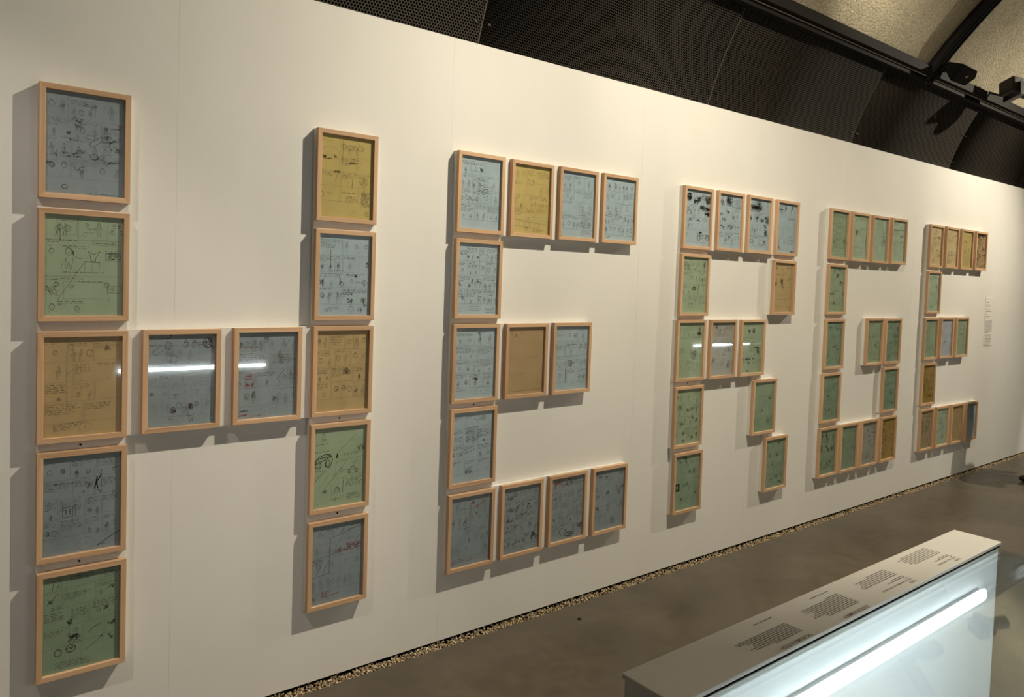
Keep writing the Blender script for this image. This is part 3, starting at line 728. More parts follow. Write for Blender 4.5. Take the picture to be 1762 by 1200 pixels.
def d_E1(p):
    p.grid(4, .4, .5, .95, a=.42, y1=.87); p.rect(.43, .40, .77, .63, .5); p.para(.44, .435, .3, 5, 1.1, BLK, w=.7); p.write(.56, .55, .1, 1, BLK)
    p.ell(.52, .34, .085, .065, .6, .7, GREY, 2); p.rect(.20, .59, .42, .65, .8); p.para(.21, .61, .2, 2, 1.1); p.blot(.52, .17, .08, .05, .7, GREY, 1.2); p.rect(.24, .10, .6, .2, .5)
def d_E2(p):
    p.grid(4, .3, .35, .8, a=.38, y1=.80); p.line([(0, .79), (.3, .82), (1, .85)], .8, .7); p.line([(0, .89), (.9, .93)], .7, .6)
    for k in range(6): p.seg(.2 + k * .13, .82, .2 + k * .13, .91, 1.3, .35)
    p.head(.38, .93, .07, .5); p.para(.55, .95, .32, 2, .8)
def d_E3(p):
    p.grid(4, .5, .8, .9, a=.46, y1=.88); p.para(.62, .60, .36, 4, .9); p.para(.62, .74, .36, 7, 1.0, BLK); p.para(.64, .90, .33, 4, .9, RED)
def d_E4(p):
    p.grid(5, .9, .95, .6, a=.55, y1=.92); p.line([(.12, .97), (.24, .935)], 1.6, .95, BLK)
    for x, y in ((.35, .12), (.20, .57), (.7, .64), (.45, .56)): p.head(x, y, .07, .95, BROWN)
def d_E12(p):
    p.grid(4, .7, .95, .85, a=.58, y1=.85); p.number(.08, .925, '5', .6); p.ell(.44, .91, .17, .045, .6, .7, GREY, 1); p.write(.33, .92, .22, 1.1); p.para(.70, .915, .28, 4, .8)
    for x, y in ((.35, .53), (.52, .53), (.05, .56), (.13, .76)): p.blot(x, y, .05, .05, .7, BROWN, .9)
def d_Em1(p):
    p.grid(4, .5, .75, .98, a=.56, y1=.85); p.blot(.51, .72, .12, .04, .95, BROWN, 1.8); p.head(.55, .70, .06, .9, BROWN); p.number(.66, .905, '9', .65, .12); p.write(.04, .885, .27, .95, RED); p.blot(.58, .09, .05, .05, .8, BROWN, 1)
def d_Em2(p):
    for y in (.235, .46, .70): p.seg(0, y, .9, y - .005, .5, .45 if y > .3 else .2)
    p.seg(.33, .0, .32, .21, .6, .5); p.para(.02, .05, .24, 2, .6); p.write(.47, .035, .36, .6); p.ell(.08, .14, .05, .07, .45, .6, GREY, 2); p.blot(.23, .12, .04, .03, .7, BLK, 1); p.seg(0, .955, .95, .945, .7, .7); p.ell(.92, .945, .05, .035, .6)
def d_Em3(p):
    p.grid(4, .5, .8, .8, a=.5, y1=.88); p.ell(.47, .58, .065, .065, .95, 1.3, BROWN, 4); p.blot(.47, .58, .08, .05, .6, BROWN, 1); p.seg(.54, .575, .63, .58, 1.1, .9, BROWN); p.seg(.34, .665, .34, .89, 1.8, .8, BROWN); p.blot(.88, .81, .05, .05, .9, BROWN, 1); p.ell(.58, .925, .08, .035, .6)
    for x in (.42, .57, .79, .93): p.head(x, .32, .08, .85, BROWN)
def d_E14(p):
    p.grid(4, .5, .5, .8, a=.5, y1=.89, skew=-.05); p.ell(.76, .10, .05, .045, .9, 1.0, BLK, 2); p.blot(.77, .10, .02, .02, .9, BLK, .8); p.line([(.52, .10), (.60, .135), (.70, .12)], 1.0, .9, BLK); p.para(.34, .235, .4, 11, .8, slope=-.05)
    p.ell(.37, .855, .03, .03, 1, 2.0, BLK, 3); p.ell(.46, .86, .025, .025, 1, 2.0, BLK, 3); p.head(.42, .82, .05, .9); p.number(.52, .95, '6', .5, .11)
def d_E15(p):
    p.grid(4, .25, .4, .3, a=.28, y1=.9, skew=-.03); p.rect(.23, .18, .49, .46, .8, .8, BROWN); p.head(.36, .41, .08, .8, BROWN); p.line([(.36, .46), (.25, .72)], .6, .5)
    p.blot(.55, .10, .05, .05, .9, RED, 1.4); p.caps(.55, .18, .032, 'S EGBLUCH!', .95, RED, .95, .5, -.28); p.blot(.65, .28, .03, .03, 1, RED, 1.4); p.ell(.86, .08, .05, .05, .6, .8, RED, 2); p.para(.05, .90, .14, 4, .95, RED, w=.9); p.para(.22, .90, .15, 3, .6); p.para(.40, .92, .3, 2, .8, RED)
def d_Eb2(p):
    p.grid(5, .95, .95, .8, a=.55, y1=.92, skew=-.02)
    for k in range(16): p.blot(p.r.uniform(.1, .9), p.r.uniform(.05, .8), .12, .05, .4, GREY, 1)
    p.car(.88, .81, .2, .9, BLK); p.blot(.86, .78, .08, .05, .8, BLK, 1.4); p.head(.18, .86, .07, .9); p.blot(.7, .29, .03, .02, 1, BLK, 1.2); p.head(.56, .95, .06, .7); p.line([(.6, .44), (.75, .36)], .9, .8)
def d_Eb3(p):
    p.grid(5, .8, .9, .8, a=.5, y1=.9, skew=-.02)
    p.blot(.20, .06, .22, .09, .8, RED, 1.6); p.rect(.13, .08, .34, .15, .8, .8, RED)
    for x, y in ((.56, .03), (.62, .10), (.47, .12)): p.blot(x, y, .08, .05, .9, BROWN, 1.2)
    p.ell(.60, .93, .13, .055, .95, 1.6, BLK, 3); p.blot(.60, .93, .15, .04, .7, BLK, 1.4); p.ell(.37, .87, .08, .08, .7, .9, GREY, 2); p.blot(.92, .82, .12, .07, .85, BLK, 1.4)
def d_Eb4(p):
    p.grid(4, .4, .4, .15, a=.38, y1=.9, skew=-.03)
    for x, y in ((.10, .08), (.20, .12), (.40, .14), (.90, .08), (.05, .32), (.45, .40), (.85, .40), (.95, .33), (.13, .62), (.12, .43)): p.blot(x, y, .09, .06, .85, BROWN, 1.1)
    for x in (.14, .48, .83, .93): p.line([(x - .05, .70), (x, .60), (x + .05, .68)], 1.2, .85, BROWN)
    p.rect(.57, .82, .74, .91, .8, .8, BROWN); p.blot(.65, .87, .06, .05, .8, BROWN, 1.2); p.line([(.10, .12), (.35, .5), (.70, .95)], .6, .5); p.line([(.32, .3), (.75, .05)], .6, .5); p.line([(.60, .95), (.75, .92)], .9, .7)
def d_R1(p):
    p.grid(4, .3, .4, .3, a=.4, y1=.93); p.line([(.05, .34), (.45, .20), (.78, .04)], 1.0, .8, BLK); p.line([(.25, .34), (.55, .20), (.80, .06)], 1.0, .8, BLK)
    for x, y, w in ((.12, .10, .2), (.14, .15, .2), (.42, .20, .14), (.55, .15, .12), (.90, .12, .2), (.92, .18, .16), (.70, .30, .16), (.92, .32, .2), (.9, .41, .18)): p.blot(x, y, w, .07, 1.0, BLK, 3.4, 1.1)
    p.car(.14, .38, .28, 1.0, BLK); p.blot(.24, .53, .14, .03, .8, BLK, 1.2); p.blot(.55, .54, .18, .03, .8, BLK, 1.4); p.ell(.35, .47, .06, .03, .9, 1.0, BLK, 2); p.para(.12, .60, .2, 3, .8)
    p.line([(.55, .79), (.80, .80), (1, .79)], 1.3, 1, BLK); p.blot(.64, .75, .12, .03, 1, BLK, 2); p.ell(.60, .85, .06, .06, 1, 1.6, BLK, 4); p.ell(.94, .84, .05, .06, 1, 1.5, BLK, 4); p.line([(.66, .85), (.90, .84)], 1.2, .9, BLK); p.number(.77, .96, '1', .6)
def d_R2(p):
    p.grid(4, .8, .7, .4, a=.55, y1=.92); p.rect(.34, .05, .60, .19, .95, 1.1, BLK); p.blot(.47, .12, .2, .12, 1, BLK, 4, 1.2); p.blot(.18, .14, .15, .1, .8, BLK, 1.8); p.line([(.36, .20), (.7, .22), (.95, .24)], 1.1, .9, BLK); p.ell(.90, .21, .07, .03, .9, .9, BLK, 2)
    for x, y in ((.10, .36), (.4, .32), (.25, .47), (.65, .42), (.15, .58), (.2, .62), (.52, .58), (.6, .62)): p.blot(x, y, .14, .05, .75, BLK, 1.2)
    p.line([(.30, .88), (.55, .80), (.65, .72), (.95, .70)], 1.0, .85, BLK); p.blot(.52, .78, .07, .03, .9, BLK, 1.4); p.number(.66, .96, '2', .6)
def d_R3(p):
    p.grid(4, .5, .5, .4, a=.5, y1=.92); p.car(.30, .14, .52, 1, BLK); p.blot(.30, .16, .5, .07, .95, BLK, 5, 1.2); p.blot(.47, .08, .16, .08, .9, BLK, 3); p.line([(.05, .22), (.60, .215)], 1.5, 1, BLK)
    for x, y in ((.65, .40), (.88, .36), (.9, .42), (.78, .52), (.82, .62), (.85, .66), (.78, .84), (.08, .38), (.4, .38)): p.blot(x, y, .13, .07, .95, BLK, 2)
    p.line([(.60, .72), (.75, .70), (.95, .69)], 1.4, 1, BLK); p.ell(.15, .82, .08, .05, .7, .8, BLK, 2)
def d_R4(p):
    p.grid(4, .6, .4, .5, a=.42, y1=.94); p.blot(.15, .13, .22, .02, .9, BLK, 2); p.blot(.42, .09, .06, .1, .7, BLK, 1.6); p.blot(.75, .09, .05, .08, .7, BLK, 1.4); p.line([(.70, .62), (.72, .75)], 1.0, .8, BLK); p.line([(.6, .67), (.85, .67)], .8, .7); p.blot(.15, .9, .06, .05, .7, BLK, 1.2); p.blot(.85, .97, .2, .02, .9, BLK, 1.6)
def d_Ry(p):
    p.seg(0, .74, .95, .73, .7, .7); p.rect(.18, .5, .9, .66, .4); p.blot(.12, .42, .12, .07, .8, GREY, 1.4); p.blot(.42, .40, .12, .16, .8, GREY, 2); p.fig(.42, .36, .2, .9); p.head(.12, .36, .08, .8)
    for x in (.12, .4, .7, .85): p.blot(x, .1 + p.r.uniform(-.02, .04), .06, .05, .6, GREY, 1)
    p.para(.05, .22, .8, 3, .4); p.seg(.02, .9, .95, .9, .7, .7); p.ell(.85, .94, .06, .03, .6); p.blot(.03, .50, .03, .14, .9, BLK, 1.4); p.blot(.75, .35, .2, .1, .35, GREY, 1)
def d_Rm1(p): p.grid(4, .6, .5, .8, a=.42, y1=.86); p.blot(.86, .20, .15, .05, 1, BLK, 3); p.blot(.86, .14, .06, .07, .9, BLK, 1.6); p.blot(.68, .58, .22, .12, .8, BLK, 2.6); p.line([(.65, .52), (.72, .62)], 1, .9, BLK)
def d_Rm2(p): p.grid(4, .4, .3, .4, a=.36, y1=.87); p.rect(.2, .02, .6, .22, .6, .8, RED); p.blot(.24, .07, .05, .08, .7, BLK, 1.2); p.blot(.1, .73, .12, .1, .85, BLK, 1.8); p.blot(.80, .80, .1, .1, .9, BLK, 2); p.blot(.80, .52, .1, .08, .7, RED, 1.4); p.blot(.6, .54, .04, .06, .7, BLK, 1); p.seg(.6, .62, .85, .615, .8, .8, BROWN)
def d_Rm3(p): p.grid(4, .6, .5, .3, a=.4, y1=.9); p.blot(.36, .18, .1, .07, 1, BLK, 2.4); p.blot(.56, .17, .12, .08, 1, BLK, 2.4); p.blot(.8, .57, .12, .1, 1, BLK, 2.4); p.blot(.72, .5, .2, .03, .9, BLK, 1.6); p.blot(.1, .72, .14, .04, 1, BLK, 1.6); p.blot(.33, .72, .2, .05, 1, BLK, 2); p.blot(.38, .8, .08, .06, .8, BLK, 1.2); p.blot(.35, .96, .12, .03, .9, BLK, 1.4); p.blot(.6, .72, .12, .02, .9, BLK, 1)
def d_R12(p): p.grid(4, .5, .6, .85, a=.42, y1=.9); p.car(.13, .15, .34, .95, BLK); p.blot(.52, .56, .14, .06, .95, BROWN, 2.4); p.line([(.40, .59), (.47, .57)], 1.1, .9, BROWN); p.seg(.68, .47, .68, .67, 1.8, .8, BROWN); p.blot(.9, .13, .07, .12, .6, GREY, 1.4); p.seg(.5, .215, .6, .215, 1.1, .9, BLK)
def d_R14(p):
    p.grid(4, .8, .6, .5, a=.42, y1=.93)
    for x, y, b in ((.04, .14, .9), (.2, .32, .8), (.5, .38, .9), (.66, .36, .8), (.85, .38, .5), (.02, .60, 1), (.3, .63, .8), (.72, .53, .8), (.86, .58, .8), (.05, .80, 1), (.35, .80, .8), (.9, .85, 1), (.7, .90, 1), (.36, .95, .9)): p.blot(x, y, .09, .05, b, BLK, 1.4)
    p.blot(.58, .86, .12, .05, .7, RED, 1)
def d_R15(p):
    p.grid(4, .5, .5, .4, a=.36, y1=.95); p.blot(.08, .53, .20, .02, 1, BLK, 3, 2.0); p.blot(.18, .57, .04, .09, 1, BLK, 3, 2.0); p.blot(.08, .63, .20, .02, 1, BLK, 3, 2.0); p.blot(.06, .59, .1, .06, .9, BLK, 1.6); p.rect(.0, .52, .21, .64, 1, 2.2, BLK)
    for x, y in ((.22, .12), (.45, .12), (.62, .32), (.8, .3), (.78, .34), (.4, .56), (.52, .54), (.88, .73)): p.blot(x, y, .07, .05, .8, BLK, 1.2)
    p.blot(.30, .80, .05, .03, .9, RED, 1.4); p.blot(.42, .05, .14, .03, .8, BLK, 1.4)
def d_Rl1(p): p.grid(4, .7, .5, .5, a=.40, y1=.9); p.blot(.44, .58, .08, .04, .95, BROWN, 2); p.blot(.76, .82, .09, .07, .8, BLK, 1.6); p.blot(.08, .33, .12, .03, .8, BLK, 1.2); p.blot(.8, .34, .1, .05, .8, BLK, 1.4); p.blot(.8, .5, .05, .05, .7, BLK, 1)
def d_Rl2(p):
    p.grid(4, .6, .6, .6, a=.38, y1=.93)
    for x, y in ((.08, .35), (.24, .33), (.6, .34), (.35, .83), (.64, .79), (.4, .5), (.8, .92), (.7, .1)): p.blot(x, y, .08, .06, .75, BLK, 1.2)
def d_G1(p): p.grid(5, .8, .6, .7, a=.36, y1=.93); p.para(.1, .05, .35, 3, .8); p.blot(.85, .62, .08, .06, .7, GREY, 1.2)
def d_G2(p): p.grid(4, .3, .3, .4, a=.28, y1=.92); p.blot(.30, .40, .14, .09, .9, BROWN, 2.4); p.head(.54, .39, .1, .9, BROWN); p.blot(.06, .32, .06, .08, .8, BROWN, 1.2); p.ell(.45, .07, .12, .05, .5, .7, BROWN, 1)
def d_G3(p):
    p.grid(3, .1, .1, .3, a=.22, y1=.95)
    for k in range(2): p.ell(.74, .38, .11, .07, .9, 1.0, BROWN, 2); p.ell(.75, .55, .15, .12, .85, 1.0, BROWN, 1)
    p.blot(.76, .55, .16, .08, .8, BROWN, 1.6); p.line([(.60, .42), (.95, .44)], 1.0, .9, BROWN); p.para(.05, .5, .12, 6, 1.0, BROWN, w=1.0)
def d_G4(p): p.grid(4, .4, .4, .5, a=.32, y1=.93); p.write(.02, .225, .9, 1.2, BROWN, .022, 1.0); p.write(.1, .25, .5, 1.1, BROWN, .02, .9); p.ell(.75, .35, .12, .07, .9, 1.0, BROWN, 3); p.blot(.78, .36, .12, .06, .7, BROWN, 1)
def d_G12(p): p.grid(4, .3, .3, .3, a=.32, y1=.94); p.line([(.30, .02), (.32, .15)], 2.6, 1, BLK); p.line([(.42, .0), (.5, .10)], 2.0, 1, BLK); p.line([(.65, .02), (.62, .1), (.75, .05)], 2.0, 1, BLK); p.blot(.55, .19, .15, .08, .95, BLK, 2); p.blot(.80, .36, .16, .07, .85, BROWN, 2); p.blot(.2, .6, .3, .03, .6, GREY, 1.4); p.line([(.6, .73), (.85, .74)], 1.2, .9, BLK); p.blot(.93, .60, .06, .07, .8, BLK, 1.2); p.blot(.40, .80, .1, .07, .8, BLK, 1.4)
def generic(dk=.4, rows=4, blots=6, ba=.6, dens=.7):
    def f(p):
        p.grid(rows, dens, .7, .7, a=dk, y1=.93)
        for k in range(blots): p.blot(p.r.uniform(.08, .92), p.r.uniform(.08, .92), .09, .05, ba, GREY, 1.2)
    return f
def d_Gr4(p): p.grid(4, .5, .5, .4, a=.36, y1=.93); p.rect(.28, .10, .56, .2, 1, 1.3, BLK); p.ell(.78, .14, .1, .06, .9, 1.2, BLK, 3); p.blot(.65, .58, .08, .06, .95, BLK, 2); p.blot(.75, .85, .12, .05, .8, BLK, 1.4)
def d_Gb1(p):
    p.grid(5, .9, .9, .3, a=.5, y1=.95)
    for k in range(17): p.blot(p.r.uniform(.05, .95), p.r.choice((.12, .2, .38, .45, .75)), .07, .07, 1, BLK, 1.6)
    p.ell(.5, .83, .14, .04, 1, 1.4, BLK, 1)
def d_F4(p):
    p.grid(5, .6, .5, .9, a=.6, y1=.95); p.blot(.4, .05, .75, .025, 1, BLK, 5, 1.3); p.blot(.2, .1, .4, .03, 1, BLK, 3, 1.2)
    for k in range(26): p.blot(p.r.uniform(.05, .95), p.r.uniform(.06, .95), .16, .05, .8, BLK, 1.2)

# ------------------------------------------------------------------ framed sheets
FW, FH, ST, FD = 0.24, 0.33, 0.0165, 0.020
def rail_mesh(L, s, d, c=0.0009):
    """one mitred side of a picture frame: along x, outer edge at z = 0, inner edge at z = s, face at y = 0"""
    prof = [(c, 0), (s - c, 0), (s, c), (s, d), (0, d), (0, c)]     # (z across, y depth)
    V = []
    for side in (0, 1):
        for z, y in prof:
            x = -L / 2 + z if side == 0 else L / 2 - z
            V.append((x, y, z))
    n = len(prof); F = []
    for i in range(n):
        j = (i + 1) % n
        F.append((i, j, n + j, n + i))
    F.append(tuple(range(n - 1, -1, -1))); F.append(tuple(range(n, 2 * n)))
    m = mesh('frame_rail', V, F)
    bm = bmesh.new(); bm.from_mesh(m); bmesh.ops.recalc_face_normals(bm, faces=bm.faces)
    bmesh.ops.bevel(bm, geom=[e for e in bm.edges if abs(abs((e.verts[0].co - e.verts[1].co).normalized().x) - 1) > .02 and e.calc_length() > s * .5], offset=0.0004, segments=1, affect='EDGES')
    bm.to_mesh(m); bm.free()
    m.materials.append(WOOD)
    return m
RH, RVm = rail_mesh(FW, ST, FD), rail_mesh(FH, ST, FD)
OW, OH = FW - 2 * ST, FH - 2 * ST
glass_m = boxes('glass', [(-OW / 2 - .002, OW / 2 + .002, 0.0084, 0.0098, -OH / 2 - .002, OH / 2 + .002)]); glass_m.materials.append(GLASS)
sheet_m = boxes('sketch_sheet', [(-OW / 2 - .002, OW / 2 + .002, 0.0112, 0.0116, -OH / 2 - .002, OH / 2 + .002)]); sheet_m.materials.append(PAPER)
back_m = boxes('backing', [(-OW / 2 - .002, OW / 2 + .002, 0.0122, 0.0190, -OH / 2 - .002, OH / 2 + .002)]); back_m.materials.append(BOARD)

COLS = {'blue': (0.395, 0.485, 0.55), 'greyblue': (0.280, 0.335, 0.370), 'green': (0.35, 0.435, 0.305), 'ochre': (0.50, 0.365, 0.185), 'yellow': (0.54, 0.42, 0.165),
        'brown': (0.44, 0.305, 0.16), 'grey': (0.38, 0.38, 0.35), 'cream': (0.66, 0.52, 0.30), 'lavender': (0.47, 0.51, 0.59), 'pale': (0.45, 0.55, 0.43), 'deep': (0.27, 0.365, 0.265), 'gold': (0.40, 0.27, 0.075), 'tan': (0.42, 0.33, 0.21)}
WORD = {'blue': 'blue', 'greyblue': 'grey-blue', 'green': 'green', 'ochre': 'ochre', 'yellow': 'yellow', 'brown': 'brown', 'grey': 'grey', 'cream': 'cream', 'lavender': 'lavender', 'pale': 'pale green', 'deep': 'dark green', 'gold': 'dark gold', 'tan': 'tan'}
L_ = {'H': 'letter H', 'E': 'the first E', 'R': 'letter R', 'G': 'letter G', 'F': 'the last E'}
ZC_ = 1.53
frames = [
 # letter, left x, top z (camera height = 0), paper, drawing, where
 ('H', .2838, .5239, 'greyblue', d_H11, 'smudged, top of left column of', 1.0), ('H', .2838, .1646, 'green', d_H12, 'with a vase on a table, second in left column of', 1.0),
 ('H', .2840, -.1959, 'ochre', d_H13, 'faintly pencilled, third in left column of', .9), ('H', .2852, -.5527, 'greyblue', d_H14, 'with a heavy black K stroke, fourth in left column of', 1.0),
 ('H', .2873, -.9105, 'deep', d_H15, 'covered in small notes, bottom of left column of', 1.0),
 ('H', .5655, -.1936, 'greyblue', d_M1, 'with scribbled heads, left one of the crossbar of', 1.0), ('H', .8474, -.1918, 'greyblue', d_M2, 'with red boxed capitals, right one of the crossbar of', 1.0),
 ('H', 1.1290, .5205, 'yellow', d_H21, 'top of right column of', 1.0), ('H', 1.1290, .1622, 'blue', d_H22, 'second in right column of', 1.0),
 ('H', 1.1285, -.1903, 'ochre', None, 'third in right column of', .95), ('H', 1.1275, -.5478, 'green', d_H24, 'with a big sketched car, fourth in right column of', 1.0),
 ('H', 1.1273, -.9083, 'greyblue', d_H25, 'with red notes, bottom of right column of', 1.0),
 ('E', 1.7352, .5207, 'blue', d_E1, 'top left corner of', 1.0), ('E', 2.0130, .5198, 'yellow', d_E2, 'second along the top bar of', .9), ('E', 2.2915, .5220, 'blue', d_E3, 'third along the top bar of', 1.0), ('E', 2.5684, .5239, 'blue', d_E4, 'right end of the top bar of', 1.0),
 ('E', 1.7345, .1640, 'blue', d_E12, 'second down the column of', 1.0), ('E', 1.7335, -.1885, 'blue', d_Em1, 'with circled 9, left end of the middle bar of', 1.0), ('E', 2.0100, -.1888, 'brown', d_Em2, 'nearly blank, centre of the middle bar of', .9), ('E', 2.2850, -.1880, 'blue', d_Em3, 'right end of the middle bar of', 1.0),
 ('E', 1.7340, -.5420, 'blue', d_E14, 'with two wheels, fourth down the column of', 1.0), ('E', 1.7366, -.9006, 'greyblue', d_E15, 'with red lettering, bottom left corner of', 1.0), ('E', 2.0145, -.8990, 'greyblue', d_Eb2, 'second along the bottom bar of', 1.0), ('E', 2.2924, -.8968, 'greyblue', d_Eb3, 'third along the bottom bar of', 1.0), ('E', 2.5722, -.8974, 'greyblue', d_Eb4, 'right end of the bottom bar of', 1.0),
 ('R', 3.1717, .5286, 'blue', d_R1, 'with black vehicle scenes, top left corner of', 1.0), ('R', 3.4585, .5318, 'blue', d_R2, 'second along the top bar of', 1.0), ('R', 3.7436, .5333, 'blue', d_R3, 'with a dark car, third along the top bar of', 1.0), ('R', 4.0327, .5335, 'blue', d_R4, 'right end of the top bar of', 1.0),
 ('R', 3.1680, .1710, 'green', d_R12, 'second down the left column of', 1.0), ('R', 4.0274, .1740, 'ochre', d_Ry, 'alone under the top bar, right side of', 1.0),
 ('R', 3.1582, -.1808, 'green', d_Rm1, 'left end of the middle bar of', 1.0), ('R', 3.4408, -.1820, 'grey', d_Rm2, 'centre of the middle bar of', 1.0), ('R', 3.7269, -.1830, 'green', d_Rm3, 'right end of the middle bar of', 1.0),
 ('R', 3.1600, -.5390, 'green', d_R14, 'fourth down the left column of', 1.0), ('R', 3.1753, -.8986, 'deep', d_R15, 'with a black patch, foot of left column of', 1.0), ('R', 3.8736, -.5414, 'deep', d_Rl1, 'upper one of the slanting leg of', 1.0), ('R', 4.0208, -.9020, 'deep', d_Rl2, 'lower one of the slanting leg of', 1.0),
 ('G', 4.6555, .5354, 'green', d_G1, 'top left corner of', 1.0), ('G', 4.9300, .5350, 'pale', d_G2, 'second along the top bar of', 1.0), ('G', 5.2160, .5350, 'pale', d_G3, 'with a brown doodle, third along the top bar of', 1.0), ('G', 5.4981, .5378, 'pale', d_G4, 'right end of the top bar of', 1.0),
 ('G', 4.6550, .1740, 'green', d_G12, 'second down the left column of', 1.0), ('G', 4.6550, -.1870, 'deep', generic(.42), 'third down the left column of', 1.0), ('G', 4.6440, -.5440, 'deep', generic(.36), 'fourth down the left column of', 1.0),
 ('G', 5.2060, -.1850, 'green', generic(.25, 4, 3), 'left one of the inner bar of', 1.0), ('G', 5.4840, -.1880, 'deep', generic(.42, 4, 10), 'right one of the inner bar of', 1.0), ('G', 5.4780, -.5430, 'deep', d_Gr4, 'below the inner bar, right side of', 1.0),
 ('G', 4.6402, -.9040, 'deep', d_Gb1, 'full of black figures, bottom left corner of', 1.0), ('G', 4.9180, -.9060, 'deep', generic(.32, 4, 4), 'second along the bottom bar of', 1.0), ('G', 5.2000, -.9070, 'grey', generic(.45, 4, 10, .8), 'third along the bottom bar of', 1.0), ('G', 5.4873, -.9055, 'gold', generic(.5, 4, 12, .7), 'right end of the bottom bar of', 1.0),
 ('F', 6.1282, .5385, 'cream', generic(.45, 5, 8, .5), 'top left corner of', 1.0), ('F', 6.4223, .5400, 'cream', generic(.45, 5, 6, .6), 'second along the top bar of', 1.0), ('F', 6.7164, .5418, 'yellow', generic(.35, 4, 6, .6), 'third along the top bar of', 1.0), ('F', 7.0106, .5434, 'brown', d_F4, 'densely scribbled, right end of the top bar of', 1.0),
 ('F', 6.1260, .1780, 'pale', generic(.32, 4, 8, .6), 'second down the column of', 1.0), ('F', 6.1170, -.1840, 'green', generic(.25, 4, 3, .4), 'left end of the middle bar of', 1.0), ('F', 6.4130, -.1835, 'lavender', generic(.25, 3, 3, .4), 'centre of the middle bar of', 1.0), ('F', 6.7090, -.1850, 'green', generic(.3, 4, 5, .5), 'right end of the middle bar of', 1.0),
 ('F', 6.1180, -.5420, 'gold', generic(.5, 5, 12, .6), 'fourth down the column of', 1.0), ('F', 6.1255, -.9032, 'tan', generic(.4, 4, 7, .7), 'bottom left corner of', 1.0), ('F', 6.4150, -.9050, 'pale', generic(.3, 4, 6, .6), 'second along the bottom bar of', 1.0), ('F', 6.7080, -.9080, 'ochre', generic(.3, 4, 5, .5), 'third along the bottom bar of', 1.0), ('F', 7.0051, -.9119, 'blue', generic(.25, 3, 2, .4), 'right end of the bottom bar of', 1.0),
]
def hang(i, letter, x, z, paper, draw, where, dark):
    t = bpy.data.objects.new('framed_sketch', None); COL.objects.link(t)
    t.empty_display_size = .05
    t.location = (x + FW / 2, 0, z - FH / 2 + ZC_)
    tag(t, 'framed %s sketch %s %s' % (WORD[paper], where, L_[letter]), 'picture', 'framed sketches forming ' + L_[letter])
    obj('frame_rail', RH, None, t, (0, 0, -FH / 2)); obj('frame_rail', RH, None, t, (0, 0, FH / 2), (0, PI, 0))
    obj('frame_rail', RVm, None, t, (-FW / 2, 0, 0), (0, PI / 2, 0)); obj('frame_rail', RVm, None, t, (FW / 2, 0, 0), (0, -PI / 2, 0))
    obj('glass', glass_m, None, t)
    s = obj('sketch_sheet', sheet_m, None, t); s.color = (*COLS[paper], 1)
    obj('backing', back_m, None, t)
    p = Page(1000 + i, COLS[paper], dark)
    if draw is None:
        p.grid(4, .6, .8, .6, a=.48, y1=.85, skew=-.01); p.number(.52, .93, '3', .5, .085); p.blot(.58, .50, .1, .06, .8, GREY, 1.4); p.rect(.52, .49, .66, .545, .8)
    else:
        draw(p)
    p.build('pencil_drawing', t)
for i, fr in enumerate(frames):
    hang(i, *fr)

# white mounting boards: one per letter, spanning its frames and the gaps between them
def mounting(letter):
    cells = [(x, z) for l, x, z, *_ in frames if l == letter]
    rects = [(x, x + FW, z - FH, z) for x, z in cells]
    for i, (xa, za) in enumerate(cells):
        for xb, zb in cells[i + 1:]:
            if abs(za - zb) < .05 and 0 < xb - xa < .31: rects.append((xa + FW, xb, min(za, zb) - FH, max(za, zb)))
            if 0 < za - zb < .40:
                l, r = max(xa, xb), min(xa, xb) + FW
                if r - l > .03: rects.append((l, r, zb, za - FH))
    o = obj('mounting_board', boxes('mounting_board', [(a, b, 0.0202, 0.0398, c + ZC_, d + ZC_) for a, b, c, d in rects]), BOARD)
    tag(o, 'white mounting board behind the frames of ' + L_[letter], 'board', 'mounting boards behind the frames')
    return o
boards = {l: mounting(l) for l in 'HERGF'}
sm = lathe('screw', [(0.0035, 0.0), (0.0035, -0.0012), (0.0022, -0.0018), (0.0012, -0.0008)], 12)
for l, x, z in (('H', .40, -.54), ('H', .40, -.897), ('H', 1.247, -.534), ('H', 1.247, -.892), ('E', 1.86, -.531), ('R', 3.28, -.526), ('R', 3.94, -.527)):
    obj('screw', sm, SCREW, boards[l], (x, 0.0202, z + ZC_), (-PI / 2, 0, 0))

# ------------------------------------------------------------------ printed wall text, far right
wt = bpy.data.objects.new('wall_text_panel', None); COL.objects.link(wt)
wt.location = (7.475, WY, 1.30)
tag(wt, 'pale wall text panel with small grey print, right of the last letter', 'sign')
obj('card', bbox('card', -.085, .085, -.003, -.0005, -.21, .22, w=.0008), WALL, wt)
def print_lines(name, parent, rows, mat, y, seed):
    r = random.Random(seed); V, F = [], []
    for (x0, x1, z, h) in rows:
        x = x0
        while x < x1 - .002:
            w = min(r.uniform(1.2, 5.0) * h, x1 - x); n = len(V)
            V += [(x, y, z), (x + w, y, z), (x + w, y, z + h * .62), (x, y, z + h * .62)]; F.append((n, n + 1, n + 2, n + 3)); x += w + h * .55
    m = mesh(name, V, F)
    return obj(name, m, mat, parent)
rows = [(-.07, -.02, .170, .013), (-.07, .02, .145, .010), (-.07, .0, .130, .010), (-.07, -.01, .108, .007), (-.07, .045, .090, .007), (-.07, -.035, .065, .008), (-.07, .03, .047, .006), (-.07, -.01, .034, .006)]
z = .010
for k in range(11): rows.append((-.07, .075 if k < 10 else .02, z, .0065)); z -= .0105
z -= .012
for k in range(9): rows.append((-.07, .075 if k < 8 else .03, z, .0060)); z -= .0100
print_lines('printed_text', wt, rows, plain('grey_wall_print', (0.20, 0.17, 0.14), .8), -.0033, 3)

